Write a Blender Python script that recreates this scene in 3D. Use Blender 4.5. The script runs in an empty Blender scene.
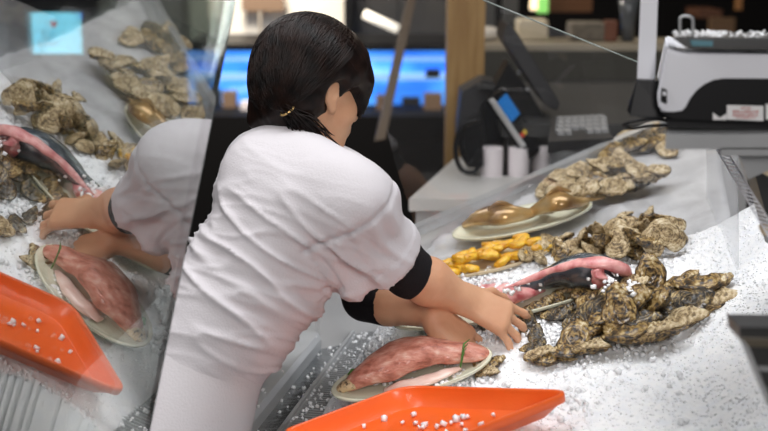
import bpy, bmesh, math, random
import numpy as np
from mathutils import Vector, Matrix, noise as mnoise
random.seed(7); rng = np.random.default_rng(7)
scn = bpy.context.scene
COL = scn.collection

# ---------------------------------------------------------------- camera, world, light, exposure
PITCH = math.radians(13); CT, ST = math.cos(PITCH), math.sin(PITCH)
EYE = Vector((0, 0, 1.65)); FP = 1200.0
cam_d = bpy.data.cameras.new('camera'); cam = bpy.data.objects.new('camera', cam_d); COL.objects.link(cam)
cam.location = EYE; cam.rotation_euler = (math.radians(77), 0, 0)
cam_d.sensor_width = 36; cam_d.lens = 36 * FP / 768; cam_d.clip_start = .05; cam_d.clip_end = 60
cam_d.dof.use_dof = True; cam_d.dof.focus_distance = 2.33; cam_d.dof.aperture_fstop = 2.6
scn.camera = cam
w = bpy.data.worlds.new('world'); scn.world = w; w.use_nodes = True
w.node_tree.nodes['Background'].inputs[0].default_value = (.75, .82, 1, 1)
w.node_tree.nodes['Background'].inputs[1].default_value = .15
scn.view_settings.view_transform = 'Standard'; scn.view_settings.look = 'None'
scn.view_settings.gamma = 1; scn.view_settings.use_curve_mapping = False
scn.view_settings.exposure = 0.0

def area(name, loc, size, power, col=(1, 1, 1), target=None, sy=None):
    d = bpy.data.lights.new(name, 'AREA'); d.shape = 'RECTANGLE'; d.size = size; d.size_y = sy or size
    d.energy = power; d.color = col
    o = bpy.data.objects.new(name, d); COL.objects.link(o); o.location = loc
    if target is not None:
        o.rotation_euler = (Vector(target) - Vector(loc)).to_track_quat('-Z', 'Y').to_euler()
    return o
area('case_light', (.25, 2.2, 3.05), 1.1, 52, (.98, .985, 1), (.15, 2.2, .9), 2.6)
area('aisle_light', (-1.6, 1.2, 3.05), .6, 36, (1, .97, .95), (-.2, 2.3, 1.1), 2.0)
area('rear_fill_light', (-1.0, 4.2, 3.05), .6, 14, (1, .97, .95), (-.2, 2.5, .8), 1.6)  # unseen fill added behind the worker to brighten the shaded ice slope
area('service_light', (.6, -1.3, 2.75), .7, 74, (1, .96, .94), (.35, 2.0, 1.2), 1.8)
area('partition_light', (-.9, 6.0, 3.0), .5, 190, (1, .92, .8), (-.9, 7.3, 1.3), 1.5)
area('back_aisle_light', (1.2, 5.6, 3.05), .8, 12, (1, .87, .7), (1.2, 5.6, 0), 1.5)

# ---------------------------------------------------------------- placement helpers
def ray(px, py):
    a = (px - 384) / FP; b = (215.5 - py) / FP
    return Vector((a, b * ST + CT, b * CT - ST))
def pos(px, py, D): return EYE + ray(px, py) * D
def atz(px, py, z):
    r = ray(px, py); return EYE + r * ((z - 1.65) / r.z)
def atp(px, py, p0, n):
    r = ray(px, py); n = Vector(n); return EYE + r * ((Vector(p0) - EYE).dot(n) / r.dot(n))
def iceh(x, y): return 1.65 - 1.131 + .2046 * x + .1415 * y
ICEN = Vector((-.2046, -.1415, 1)).normalized()
def ice(px, py, h=0):
    r = ray(px, py); t = (-1.131 + h) / (r.z - .2046 * r.x - .1415 * r.y); return EYE + r * t
LD = Vector((.208, .978, 0)).normalized(); CD = Vector((.978, -.208, 0)).normalized()
def cv(u, v, z): return CD * u + LD * v + Vector((0, 0, z))
def to_uv(p): return p.x * CD.x + p.y * CD.y, p.x * LD.x + p.y * LD.y

# ---------------------------------------------------------------- materials
def mat(name, col, rough=.5, metal=0, spec=.5, noise=0, nscale=20, col2=None, bump=0, bscale=None, trans=0,
        sss=0, emit=0, coat=0, alpha=1, stretch=None, ramp=None, detail=4):
    m = bpy.data.materials.new(name); m.use_nodes = True; nt = m.node_tree
    b = nt.nodes['Principled BSDF']
    def S(k, v):
        if k in b.inputs: b.inputs[k].default_value = v
    S('Base Color', (*col, 1)); S('Roughness', rough); S('Metallic', metal); S('Specular IOR Level', spec)
    S('Transmission Weight', trans); S('Coat Weight', coat); S('Alpha', alpha); S('Coat Roughness', .1)
    if sss: S('Subsurface Weight', sss); S('Subsurface Radius', (1, 1, 1) if 'ice' in name else (1, .6, .5)); S('Subsurface Scale', .012)
    if emit: S('Emission Color', (*col, 1)); S('Emission Strength', emit)
    tc = nt.nodes.new('ShaderNodeTexCoord'); src = tc.outputs['Object']
    if stretch:
        mp = nt.nodes.new('ShaderNodeMapping'); mp.inputs['Scale'].default_value = stretch
        nt.links.new(src, mp.inputs[0]); src = mp.outputs[0]
    if col2 or ramp:
        n = nt.nodes.new('ShaderNodeTexNoise'); n.inputs['Scale'].default_value = nscale; n.inputs['Detail'].default_value = detail
        nt.links.new(src, n.inputs['Vector'])
        r = nt.nodes.new('ShaderNodeValToRGB')
        if ramp:
            els = r.color_ramp.elements
            while len(els) < len(ramp): els.new(.5)
            for e, (p, c) in zip(els, ramp): e.position = p; e.color = (*c, 1)
        else:
            r.color_ramp.elements[0].position = .5 - .22; r.color_ramp.elements[0].color = (*col, 1)
            r.color_ramp.elements[1].position = .5 + .22; r.color_ramp.elements[1].color = (*col2, 1)
        nt.links.new(n.outputs['Fac'], r.inputs[0]); nt.links.new(r.outputs[0], b.inputs['Base Color'])
        if emit: nt.links.new(r.outputs[0], b.inputs['Emission Color'])
    if bump:
        n2 = nt.nodes.new('ShaderNodeTexNoise'); n2.inputs['Scale'].default_value = bscale or nscale; n2.inputs['Detail'].default_value = detail
        nt.links.new(src, n2.inputs['Vector'])
        bp = nt.nodes.new('ShaderNodeBump'); bp.inputs['Strength'].default_value = bump; bp.inputs['Distance'].default_value = .01
        nt.links.new(n2.outputs['Fac'], bp.inputs['Height']); nt.links.new(bp.outputs[0], b.inputs['Normal'])
    return m
def glass_mat(name, refl, haze=0, tint=(1, 1, 1), rough=0.0, hazecol=(.8, .82, .85)):
    m = bpy.data.materials.new(name); m.use_nodes = True; nt = m.node_tree; nt.nodes.clear()
    out = nt.nodes.new('ShaderNodeOutputMaterial'); tr = nt.nodes.new('ShaderNodeBsdfTransparent'); tr.inputs[0].default_value = (*tint, 1)
    gl = nt.nodes.new('ShaderNodeBsdfGlossy'); gl.inputs['Roughness'].default_value = rough; gl.inputs[0].default_value = (.97, .97, .97, 1)
    mx = nt.nodes.new('ShaderNodeMixShader'); mx.inputs[0].default_value = refl
    nt.links.new(tr.outputs[0], mx.inputs[1]); nt.links.new(gl.outputs[0], mx.inputs[2]); last = mx.outputs[0]
    if haze:
        df = nt.nodes.new('ShaderNodeBsdfDiffuse'); df.inputs[0].default_value = (*hazecol, 1)
        tl = nt.nodes.new('ShaderNodeBsdfTranslucent'); tl.inputs[0].default_value = (*hazecol, 1)
        a = nt.nodes.new('ShaderNodeAddShader'); nt.links.new(df.outputs[0], a.inputs[0]); nt.links.new(tl.outputs[0], a.inputs[1])
        m2 = nt.nodes.new('ShaderNodeMixShader'); m2.inputs[0].default_value = haze
        nt.links.new(last, m2.inputs[1]); nt.links.new(a.outputs[0], m2.inputs[2]); last = m2.outputs[0]
    nt.links.new(last, out.inputs[0]); return m
M = {}
M['steel'] = mat('steel', (.42, .43, .44), .38, .55, noise=1, nscale=6, col2=(.55, .56, .57))
M['steel_dark'] = mat('steel_dark', (.10, .10, .10), .35, .7)
M['steel_wet'] = mat('steel_wet', (.20, .21, .22), .18, .8, nscale=9, col2=(.42, .44, .45), bump=.2, bscale=60)
M['black'] = mat('black_plastic', (.006, .006, .007), .45, spec=.25)
M['charcoal'] = mat('charcoal', (.018, .018, .02), .5)
M['white_pl'] = mat('white_plastic', (.74, .75, .80), .35)
M['offwhite'] = mat('offwhite', (.6, .6, .6), .6)
M['cotton'] = mat('cotton', (.61, .585, .61), .85, spec=.2, nscale=300, bump=.12, bscale=260, detail=2)
M['cotton2'] = mat('trouser_cotton', (.62, .595, .615), .85, spec=.2, bump=.12, bscale=240, detail=2)
M['undersleeve'] = mat('undersleeve', (.012, .011, .013), .85, spec=.2, bump=.3, bscale=300)
M['skin'] = mat('skin', (.56, .30, .18), .5, sss=.15, ramp=[(.3, (.60, .30, .17)), (.7, (.72, .41, .25))], nscale=12, bump=.1, bscale=90)
M['lip'] = mat('lip', (.4, .12, .1), .4)
M['hair'] = mat('hair', (.010, .006, .005), .40, spec=.25, ramp=[(.35, (.003, .002, .002)), (.75, (.022, .010, .007))], nscale=40)
M['gold'] = mat('gold', (.75, .5, .2), .3, .8)
M['ice'] = mat('crushed_ice', (.93, .94, .96), .5, spec=.3, ramp=[(.3, (.88, .90, .94)), (.6, (.97, .975, .98))], nscale=45, bump=.2, bscale=120)
M['ice_chip'] = mat('ice_chip', (.95, .96, .97), .3, spec=.5, ramp=[(.35, (.90, .92, .95)), (.6, (.98, .98, .99))], nscale=90)
M['ice_lump'] = mat('ice_lump', (.96, .97, .985), .15, spec=.8)
M['ice_far_shade'] = mat('shaded_far_bed', (.50, .50, .51), .5, nscale=14, ramp=[(.3, (.42, .42, .43)), (.65, (.60, .60, .61))], bump=.3, bscale=60)  # darker copy of the ice: shade behind the divider painted into the colour
M['key'] = mat('key_grey', (.30, .30, .30), .5)
M['tray'] = mat('orange_plastic', (.86, .115, .012), .35, spec=.4, coat=.2, nscale=8, col2=(.92, .15, .02), bump=.05, bscale=200)
M['plate'] = mat('plate', (.72, .72, .56), .25, spec=.5, coat=.3)
M['glass_front'] = glass_mat('glass_front', .50, haze=.001, tint=(.80, .86, .84))
M['glass_div'] = glass_mat('glass_divider', .04, haze=.004)
M['glass_low'] = glass_mat('glass_low', .05, haze=.14)
M['glass_edge'] = mat('glass_edge', (.22, .26, .24), .2, spec=.8)
M['glass_edge_dark'] = mat('glass_edge_dark', (.12, .15, .14), .2, spec=.8)
M['acrylic'] = glass_mat('acrylic', .10, haze=.22, hazecol=(.42, .43, .45))
def shellmat(name, ramp, rough=.36, coat=.5):
    m = mat(name, (.2, .15, .1), rough, coat=coat); nt = m.node_tree; b = nt.nodes['Principled BSDF']; N = nt.nodes.new; K = nt.links.new
    tc = N('ShaderNodeTexCoord'); n1 = N('ShaderNodeTexNoise'); n1.inputs['Scale'].default_value = 48; n1.inputs['Detail'].default_value = 9; n1.inputs['Roughness'].default_value = .68; n1.inputs['Distortion'].default_value = .6
    wv = N('ShaderNodeTexWave'); wv.wave_type = 'RINGS'; wv.rings_direction = 'SPHERICAL'; wv.inputs['Scale'].default_value = 42; wv.inputs['Distortion'].default_value = 7; wv.inputs['Detail'].default_value = 4; wv.inputs['Detail Scale'].default_value = 2.5
    K(tc.outputs['Object'], n1.inputs['Vector']); K(tc.outputs['Object'], wv.inputs['Vector'])
    mx = N('ShaderNodeMix'); mx.data_type = 'FLOAT'; mx.inputs[0].default_value = .10; K(n1.outputs['Fac'], mx.inputs[2]); K(wv.outputs['Fac'], mx.inputs[3])
    r = N('ShaderNodeValToRGB'); els = r.color_ramp.elements
    while len(els) < len(ramp): els.new(.5)
    for e, (p, c) in zip(els, ramp): e.position = p; e.color = (*c, 1)
    K(mx.outputs[0], r.inputs[0]); K(r.outputs[0], b.inputs['Base Color'])
    bp = N('ShaderNodeBump'); bp.inputs['Strength'].default_value = .9; bp.inputs['Distance'].default_value = .006; K(mx.outputs[0], bp.inputs['Height']); K(bp.outputs[0], b.inputs['Normal'])
    return m
M['oyster'] = shellmat('oyster_shell', [(.39, (.008, .005, .003)), (.455, (.085, .046, .013)), (.515, (.26, .155, .042)), (.59, (.46, .32, .12)), (.70, (.78, .68, .46))])
M['oyster_dk'] = shellmat('oyster_shell_dark', [(.39, (.005, .004, .003)), (.485, (.028, .019, .008)), (.55, (.12, .075, .025)), (.63, (.33, .24, .10)), (.75, (.6, .5, .3))])
M['oyster_pale'] = shellmat('oyster_shell_pale', [(.33, (.04, .025, .012)), (.41, (.17, .11, .05)), (.48, (.38, .27, .13)), (.55, (.58, .45, .26)), (.68, (.80, .70, .50))], .5, .1)
M['redfish'] = mat('red_fish_skin', (.6, .2, .14), .38, spec=.5, coat=.22, nscale=34, detail=8, stretch=(1, 2.2, 2.2),
                   ramp=[(.3, (.34, .10, .06)), (.45, (.56, .20, .14)), (.58, (.68, .32, .24)), (.72, (.80, .52, .42))], bump=.5, bscale=110)
M['pinkflesh'] = mat('pink_flesh', (.75, .35, .32), .34, coat=.3, nscale=38, ramp=[(.3, (.50, .10, .11)), (.55, (.78, .38, .36)), (.75, (.86, .62, .58))], bump=.2, bscale=60)
M['darkfish'] = mat('dark_fish_skin', (.05, .06, .07), .14, spec=.8, coat=.6, nscale=14, ramp=[(.35, (.015, .018, .022)), (.6, (.07, .085, .10)), (.8, (.45, .48, .52))], bump=.15, bscale=90)
M['palefish'] = mat('pale_belly', (.75, .5, .45), .3, coat=.4, nscale=20, ramp=[(.3, (.70, .40, .33)), (.7, (.85, .68, .60))])
M['speckle'] = mat('speckled_skin', (.5, .4, .25), .4, coat=.3, nscale=120, ramp=[(.4, (.10, .06, .03)), (.5, (.62, .45, .25))])
M['goldfish'] = mat('golden_fish_skin', (.6, .4, .15), .22, metal=.35, coat=.5, nscale=14, ramp=[(.3, (.22, .12, .05)), (.55, (.55, .34, .12)), (.75, (.75, .58, .32))])
M['roe'] = mat('yellow_roe', (.85, .40, .02), .3, coat=.5, nscale=60, ramp=[(.3, (.66, .26, .01)), (.55, (.88, .50, .02)), (.75, (.95, .70, .14))], bump=.5, bscale=150)
M['herb'] = mat('herb', (.08, .2, .03), .5)
M['tan_board'] = mat('tan_board', (.62, .5, .32), .5)
M['wood'] = mat('wood_column', (.42, .24, .08), .5, ramp=[(.3, (.25, .13, .035)), (.7, (.38, .23, .08))], nscale=6, stretch=(8, 8, .7))
M['bg_dark'] = mat('dark_wall', (.005, .0045, .005), .8, spec=.2)
M['floor'] = mat('floor_tile', (.025, .023, .021), .35, nscale=3, col2=(.04, .038, .035))
M['redbrown'] = mat('redbrown_panel', (.09, .035, .03), .6)
M['cream'] = mat('cream_wall', (.78, .72, .62), .7, nscale=2, col2=(.84, .79, .70))
M['brownsign'] = mat('brown_sign', (.22, .14, .09), .6)
M['grey'] = mat('grey_laminate', (.034, .034, .034), .45, nscale=3, col2=(.048, .048, .047))
M['greylt'] = mat('pale_counter', (.50, .49, .47), .4, nscale=4, col2=(.58, .57, .55))
M['olive'] = mat('olive_panel', (.035, .032, .022), .5)
M['paper'] = mat('paper_roll', (.80, .74, .76), .8)
M['sticker'] = mat('sticker', (.75, .74, .74), .5)
M['redink'] = mat('red_ink', (.55, .12, .10), .6)
M['ceil'] = mat('ceiling_paint', (.08, .08, .08), .8)
def emis(name, col, s): return mat(name, col, .5, emit=s)
M['blue_glow'] = mat('blue_backlight', (.03, .20, .85), .5, emit=1.05, nscale=3, ramp=[(.35, (.03, .20, .80)), (.55, (.08, .38, .98)), (.72, (.42, .70, 1))], stretch=(1, 1, 3), detail=2)
M['blue_pale'] = emis('pale_blue_light', (.35, .62, 1), .9)
M['scr_cyan'] = emis('screen_cyan', (.22, .68, .92), 3.0)
M['scr_blue'] = emis('screen_blue', (.03, .14, .7), 2.4)
M['scr_red'] = emis('screen_red', (.6, .08, .08), 1.8)
M['scr_grey'] = emis('screen_grey', (.1, .35, .45), .9)
M['term_blue'] = emis('terminal_blue', (.01, .10, .30), .7)
M['warm_glow'] = emis('warm_lamp', (1, .78, .5), 1.6)
M['tube_glow'] = emis('tube_lamp', (1, .93, .8), 1.1)
M['green_glow'] = emis('green_sign', (.25, .65, .15), .8)

# ---------------------------------------------------------------- object helpers
def obj(name, data, m=None, parent=None, smooth=True):
    if isinstance(data, bmesh.types.BMesh):
        me = bpy.data.meshes.new(name); data.normal_update(); data.to_mesh(me); data.free()
    else: me = data
    if m is not None:
        for x in (m if isinstance(m, (list, tuple)) else [m]): me.materials.append(x)
    if smooth: me.shade_smooth()
    o = bpy.data.objects.new(name, me); COL.objects.link(o)
    if parent is not None: o.parent = parent; o.matrix_parent_inverse = parent.matrix_basis.inverted()
    return o
def tag(o, label=None, cat=None, group=None, kind=None):
    if label: o['label'] = label
    if cat: o['category'] = cat
    if group: o['group'] = group
    if kind: o['kind'] = kind
    return o
def empty(name, loc, label, cat, group=None):
    o = bpy.data.objects.new(name, None); COL.objects.link(o); o.location = loc; o.empty_display_size = .05
    return tag(o, label, cat, group)
def struct(name, bm, m, smooth=False): return tag(obj(name, bm, m, smooth=smooth), kind='structure')
def frame(o, x, y, z):
    m = Matrix((x, y, z)).transposed().to_4x4(); m.translation = o; return m
def box(bm, c, s, rot=None, bev=0):
    """box centred c, full sizes s, rot a 3x3 or 4x4 matrix"""
    r = bmesh.ops.create_cube(bm, size=1); vs = r['verts']
    R = (rot.to_3x3() if rot is not None else Matrix.Identity(3))
    for v in vs: v.co = Vector(c) + R @ Vector((v.co.x * s[0], v.co.y * s[1], v.co.z * s[2]))
    if bev:
        es = list({e for v in vs for e in v.link_edges}); bmesh.ops.bevel(bm, geom=es, offset=bev, segments=2, affect='EDGES', profile=.5)
    return vs
def bxo(name, c, s, m, parent=None, rot=None, bev=0):
    bm = bmesh.new(); box(bm, c, s, rot, bev); return obj(name, bm, m, parent, smooth=False)
def prism(bm, pts, depth, off=None):
    """pts: list of 3D points (a planar loop), extruded by vector depth"""
    d = Vector(depth); n = len(pts); a = [bm.verts.new(Vector(p)) for p in pts]; b = [bm.verts.new(Vector(p) + d) for p in pts]
    bm.faces.new(a[::-1]); bm.faces.new(b)
    for i in range(n): bm.faces.new((a[i], a[(i + 1) % n], b[(i + 1) % n], b[i]))
    bmesh.ops.recalc_face_normals(bm, faces=bm.faces)
    return a, b
def tube(bm, pts, r, seg=8, caps=True):
    pts = [Vector(p) for p in pts]; n = len(pts); rr = r if isinstance(r, (list, tuple)) else [r] * n
    rings = []; up = None
    for i, p in enumerate(pts):
        t = (pts[min(i + 1, n - 1)] - pts[max(i - 1, 0)]).normalized()
        if up is None: up = t.orthogonal().normalized()
        up = (up - t * up.dot(t)).normalized(); s = t.cross(up)
        rings.append([bm.verts.new(p + (up * math.cos(a) + s * math.sin(a)) * rr[i]) for a in (2 * math.pi * k / seg for k in range(seg))])
    for a, b in zip(rings, rings[1:]):
        for k in range(seg): bm.faces.new((a[k], a[(k + 1) % seg], b[(k + 1) % seg], b[k]))
    if caps: bm.faces.new(rings[0][::-1]); bm.faces.new(rings[-1])
def lathe(bm, c, prof, seg=24, mtx=None):
    R = mtx or Matrix.Identity(3); rings = []
    for r, z in prof:
        rings.append([bm.verts.new(Vector(c) + R @ Vector((r * math.cos(a), r * math.sin(a), z))) for a in (2 * math.pi * k / seg for k in range(seg))])
    for a, b in zip(rings, rings[1:]):
        for k in range(seg): bm.faces.new((a[k], a[(k + 1) % seg], b[(k + 1) % seg], b[k]))
    bm.faces.new(rings[0][::-1]); bm.faces.new(rings[-1])
def wpath(pts, n=6):
    """Catmull-Rom through points"""
    P = [Vector(p) for p in pts]; P = [P[0] * 2 - P[1]] + P + [P[-1] * 2 - P[-2]]; out = []
    for i in range(1, len(P) - 2):
        a, b, c, d = P[i - 1:i + 3]
        for k in range(n):
            t = k / n
            out.append(.5 * ((2 * b) + (c - a) * t + (2 * a - 5 * b + 4 * c - d) * t * t + (3 * b - a - 3 * c + d) * t ** 3))
    out.append(P[-2]); return out

# signed-distance field modelling: one continuous skin grown round a skeleton
class Field:
    def __init__(s, lo, hi, h):
        s.lo = np.array(lo, float); s.h = h; s.n = np.ceil((np.array(hi) - s.lo) / h).astype(int) + 1
        s.v = np.full(s.n, .08, np.float32)
    def sub(s, lo, hi):
        a = np.clip(np.floor((np.array(lo) - s.lo) / s.h).astype(int), 0, s.n); b = np.clip(np.ceil((np.array(hi) - s.lo) / s.h).astype(int) + 1, 0, s.n)
        sl = tuple(slice(x, y) for x, y in zip(a, b))
        g = [(s.lo[i] + s.h * np.arange(a[i], b[i])).astype(np.float32) for i in range(3)]
        return sl, g[0][:, None, None], g[1][None, :, None], g[2][None, None, :]
    def put(s, sl, d, k, mode='add'):
        v = s.v[sl]
        if mode == 'cut': s.v[sl] = np.maximum(v, -d); return
        if k > 0:
            hh = np.maximum(k - np.abs(v - d), 0) / k; s.v[sl] = np.minimum(v, d) - hh * hh * k * .25
        else: s.v[sl] = np.minimum(v, d)
    def cone(s, a, b, ra, rb, k=.02, flat=None, cut=(), mode='add'):
        a = np.array(a, np.float32); b = np.array(b, np.float32); mr = max(ra, rb) * (flat[1] if flat else 1) + k + .02
        mr = max(mr, max(ra, rb) + k + .02)
        sl, X, Y, Z = s.sub(np.minimum(a, b) - mr, np.maximum(a, b) + mr)
        ab = b - a; L = float(ab @ ab)
        px, py, pz = X - a[0], Y - a[1], Z - a[2]
        t = np.clip((px * ab[0] + py * ab[1] + pz * ab[2]) / L, 0, 1)
        qx, qy, qz = px - t * ab[0], py - t * ab[1], pz - t * ab[2]
        if flat:
            n = np.array(flat[0], float); n /= np.linalg.norm(n); f = flat[1]
            dn = qx * n[0] + qy * n[1] + qz * n[2]; g = (1 / f - 1) * dn
            qx, qy, qz = qx + n[0] * g, qy + n[1] * g, qz + n[2] * g
        d = np.sqrt(qx * qx + qy * qy + qz * qz) - (ra + (rb - ra) * t)
        for (cp, cn) in cut:
            d = np.maximum(d, (X - cp[0]) * cn[0] + (Y - cp[1]) * cn[1] + (Z - cp[2]) * cn[2])
        s.put(sl, d.astype(np.float32), k, mode)
    def ell(s, c, r, R=None, k=.02, mode='add'):
        c = np.array(c, np.float32); mr = max(r) + k + .02
        sl, X, Y, Z = s.sub(c - mr, c + mr); R = np.eye(3) if R is None else np.array(R)
        px, py, pz = X - c[0], Y - c[1], Z - c[2]
        q = [px * R[0][i] + py * R[1][i] + pz * R[2][i] for i in range(3)]
        k0 = np.sqrt(sum((q[i] / r[i]) ** 2 for i in range(3))); k1 = np.sqrt(sum((q[i] / r[i] ** 2) ** 2 for i in range(3))) + 1e-6
        s.put(sl, (k0 * (k0 - 1) / k1).astype(np.float32), k, mode)
    def mesh(s, name, disp=None, it=1):
        v = s.v; ins = v < 0; nx, ny, nz = s.n
        cnt = np.zeros((nx - 1, ny - 1, nz - 1), np.uint8)
        offs = [(i, j, k) for i in (0, 1) for j in (0, 1) for k in (0, 1)]
        for (i, j, k) in offs: cnt += ins[i:nx - 1 + i, j:ny - 1 + j, k:nz - 1 + k]
        act = (cnt > 0) & (cnt < 8); idx = np.argwhere(act); imap = np.full(act.shape, -1, np.int64); imap[act] = np.arange(len(idx))
        acc = np.zeros((len(idx), 3)); num = np.zeros(len(idx))
        for ax in range(3):
            for o in offs:
                if o[ax]: continue
                o2 = list(o); o2[ax] = 1
                a = v[idx[:, 0] + o[0], idx[:, 1] + o[1], idx[:, 2] + o[2]].astype(float); b = v[idx[:, 0] + o2[0], idx[:, 1] + o2[1], idx[:, 2] + o2[2]].astype(float)
                m = (a < 0) != (b < 0); t = np.where(m, a / np.where(m, a - b, 1), 0)
                p = np.tile(np.array(o, float), (len(idx), 1)); p[:, ax] += t
                acc[m] += p[m]; num[m] += 1
        co = s.lo + s.h * (idx + acc / num[:, None])
        F = []
        for ax in range(3):
            sA = [slice(1, None)] * 3; sA[ax] = slice(0, -1); sB = [slice(1, None)] * 3; sB[ax] = slice(1, None)
            A = ins[tuple(sA)]; B = ins[tuple(sB)]; ch = np.argwhere(A != B)
            base = ch + np.array([0 if k == ax else 1 for k in range(3)]); flip = A[tuple(ch.T)]
            o1, o2 = (ax + 1) % 3, (ax + 2) % 3
            def cell(d1, d2):
                c = base.copy(); c[:, o1] += d1; c[:, o2] += d2
                ok = ((c >= 0) & (c < np.array(act.shape))).all(1); c = np.clip(c, 0, np.array(act.shape) - 1)
                return np.where(ok, imap[tuple(c.T)], -1)
            q = np.stack([cell(-1, -1), cell(0, -1), cell(0, 0), cell(-1, 0)], 1)
            q = np.where(flip[:, None], q, q[:, ::-1]); F.append(q[(q >= 0).all(1)])
        F = np.concatenate(F)
        me = bpy.data.meshes.new(name)
        def fill():
            me.clear_geometry(); me.vertices.add(len(co)); me.vertices.foreach_set('co', co.astype(np.float32).ravel())
            me.loops.add(len(F) * 4); me.loops.foreach_set('vertex_index', F.astype(np.int32).ravel())
            me.polygons.add(len(F)); me.polygons.foreach_set('loop_start', (np.arange(len(F)) * 4).astype(np.int32))
            me.update(calc_edges=True)
        for _ in range(it):       # light smoothing
            s2 = np.zeros_like(co); c2 = np.zeros(len(co))
            for a, b in ((0, 1), (1, 2), (2, 3), (3, 0)):
                np.add.at(s2, F[:, a], co[F[:, b]]); np.add.at(s2, F[:, b], co[F[:, a]]); np.add.at(c2, F[:, a], 1); np.add.at(c2, F[:, b], 1)
            co = co * .5 + .5 * s2 / np.maximum(c2, 1)[:, None]
        fill()
        if disp is not None:
            nn = np.zeros(len(co) * 3, np.float32); me.vertices.foreach_get('normal', nn); nn = nn.reshape(-1, 3)
            co = co + nn * disp(co)[:, None]; fill()
        return me


# ================================================================ SETTING
bm = bmesh.new(); box(bm, (0, 3, -.05), (12, 15, .1)); struct('floor', bm, M['floor'])
bm = bmesh.new(); box(bm, (0, 3, 3.25), (12, 15, .1)); struct('ceiling', bm, M['ceil'])
bm = bmesh.new(); box(bm, (0, 10.55, 1.6), (12, .1, 3.2)); struct('wall_back', bm, M['bg_dark'])
bm = bmesh.new(); box(bm, (-6.05, 3, 1.6), (.1, 15, 3.2)); struct('wall_left', bm, M['bg_dark'])
bm = bmesh.new(); box(bm, (6.05, 3, 1.6), (.1, 15, 3.2)); struct('wall_right', bm, M['bg_dark'])
bm = bmesh.new(); box(bm, (0, -4.55, 1.6), (12, .1, 3.2)); struct('wall_front', bm, M['bg_dark'])

# ================================================================ DISPLAY CASE
SZ = .74
case = empty('display_case', cv(-.2, 2, 0), 'long glass-fronted steel fish display case filled with crushed ice', 'display case')
RL = ice(408, 236, .02); RR = ice(668, 122, .02)            # the far rail
def caseprism(name, uvz, v0, v1, m, parent=case):
    bm = bmesh.new(); prism(bm, [cv(u, v0, z) for u, z in uvz], LD * (v1 - v0)); return obj(name, bm, m, parent, smooth=False)
# body under the ice
bm = bmesh.new()
prism(bm, [cv(-.80, .3, .02), cv(.45, .3, .02), cv(.45, 3.2, .02), cv(-.62, 2.95, .02), cv(-.80, 2.95, .02)], (0, 0, .62)); obj('cabinet', bm, M['offwhite'], case, smooth=False)
caseprism('front_sill', [(-.815, .64), (-.815, .735), (-.80, .742), (-.712, .742), (-.705, .73), (-.705, .64)], .3, 2.97, mat('sill_steel', (.50, .52, .54), .3, .3, nscale=5, col2=(.62, .64, .66)))
caseprism('glass_channel', [(-.79, .742), (-.79, .752), (-.765, .752), (-.765, .742)], .3, 2.97, M['steel_dark'])
caseprism('drain_channel', [(-.705, .64), (-.705, .705), (-.64, .705), (-.64, .64)], .3, 2.97, M['steel_wet'])
caseprism('channel_lip', [(-.645, .64), (-.645, .735), (-.638, .735), (-.638, .64)], .3, 2.97, M['steel'])
# slotted air grille
bm = bmesh.new(); v = .9
while v < 2.9:
    box(bm, cv(-.605, v, .722), (.060, .0045, .006), frame((0, 0, 0), CD, LD, Vector((0, 0, 1)))); v += .0115
for u in (-.637, -.573): box(bm, cv(u, 1.9, .722), (.006, 2.0, .008), frame((0, 0, 0), CD, LD, Vector((0, 0, 1))))
obj('air_grille', bm, M['steel'], case, smooth=False)
caseprism('grille_well', [(-.638, .60), (-.638, .70), (-.56, .70), (-.56, .60)], .3, 2.97, M['steel_dark'])

# front glass (reflecting) : plane leaning over the case
MN = Vector((-.963, .205, .173)).normalized(); MP = EYE + MN * .577
def onpane(v, z):
    # u from the plane equation
    u = (.173 * (z - 1.65) - .577) / .9845; return cv(u, v, z)
gp = [onpane(.45, .752), onpane(1.592, .752), onpane(1.80, 1.80), onpane(.45, 1.80)]
bm = bmesh.new(); prism(bm, gp, MN * .008); obj('front_glass', bm, M['glass_front'], case, smooth=False)
bm = bmesh.new(); a, b = gp[1], gp[2]; e = LD * .003
prism(bm, [a + e * .2, a + e, b + e, b + e * .2], MN * .008); obj('glass_edge', bm, M['glass_edge_dark'], case, smooth=False)

# end glass between the bays
p0 = Vector((.1, 2.72, 0)); yn = Vector((-.03, 1, 0)).normalized()
DP = ice(430, 262); 
poly = [(428, 266), (394, 160), (350, -22), (470, -6), (483, 0), (640, 63), (672, 92), (704, 150), (704, 209)]
pp = [atp(x, y, DP, yn) for x, y in poly]
bm = bmesh.new(); prism(bm, pp, yn * .006); obj('divider_glass', bm, M['glass_div'], case, smooth=False)
bm = bmesh.new(); tube(bm, [pp[4] + yn * .003, pp[5] + yn * .003, pp[6] + yn * .003], .0017, 6); obj('divider_edge', bm, M['glass_edge'], case)
# far rail + fascia
bm = bmesh.new(); rd = (RR - RL).normalized()
A0 = RL - rd * .25; A1 = RR + rd * .35; up = Vector((0, 0, 1)); bk = up.cross(rd).normalized()
prism(bm, [A0 + up * -.012, A0 + up * .010, A0 + up * .014 + bk * .02, A0 + up * -.012 + bk * .03], (A1 - A0)); obj('end_rail', bm, M['steel'], case, smooth=False)
bm = bmesh.new(); prism(bm, [A0 - up * .012 + bk * .004, A1 - up * .012 + bk * .004, Vector((A1.x, A1.y, .3)) + bk * .004, Vector((A0.x, A0.y, .3)) + bk * .004], bk * .02); obj('end_fascia', bm, M['offwhite'], case, smooth=False)

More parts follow.
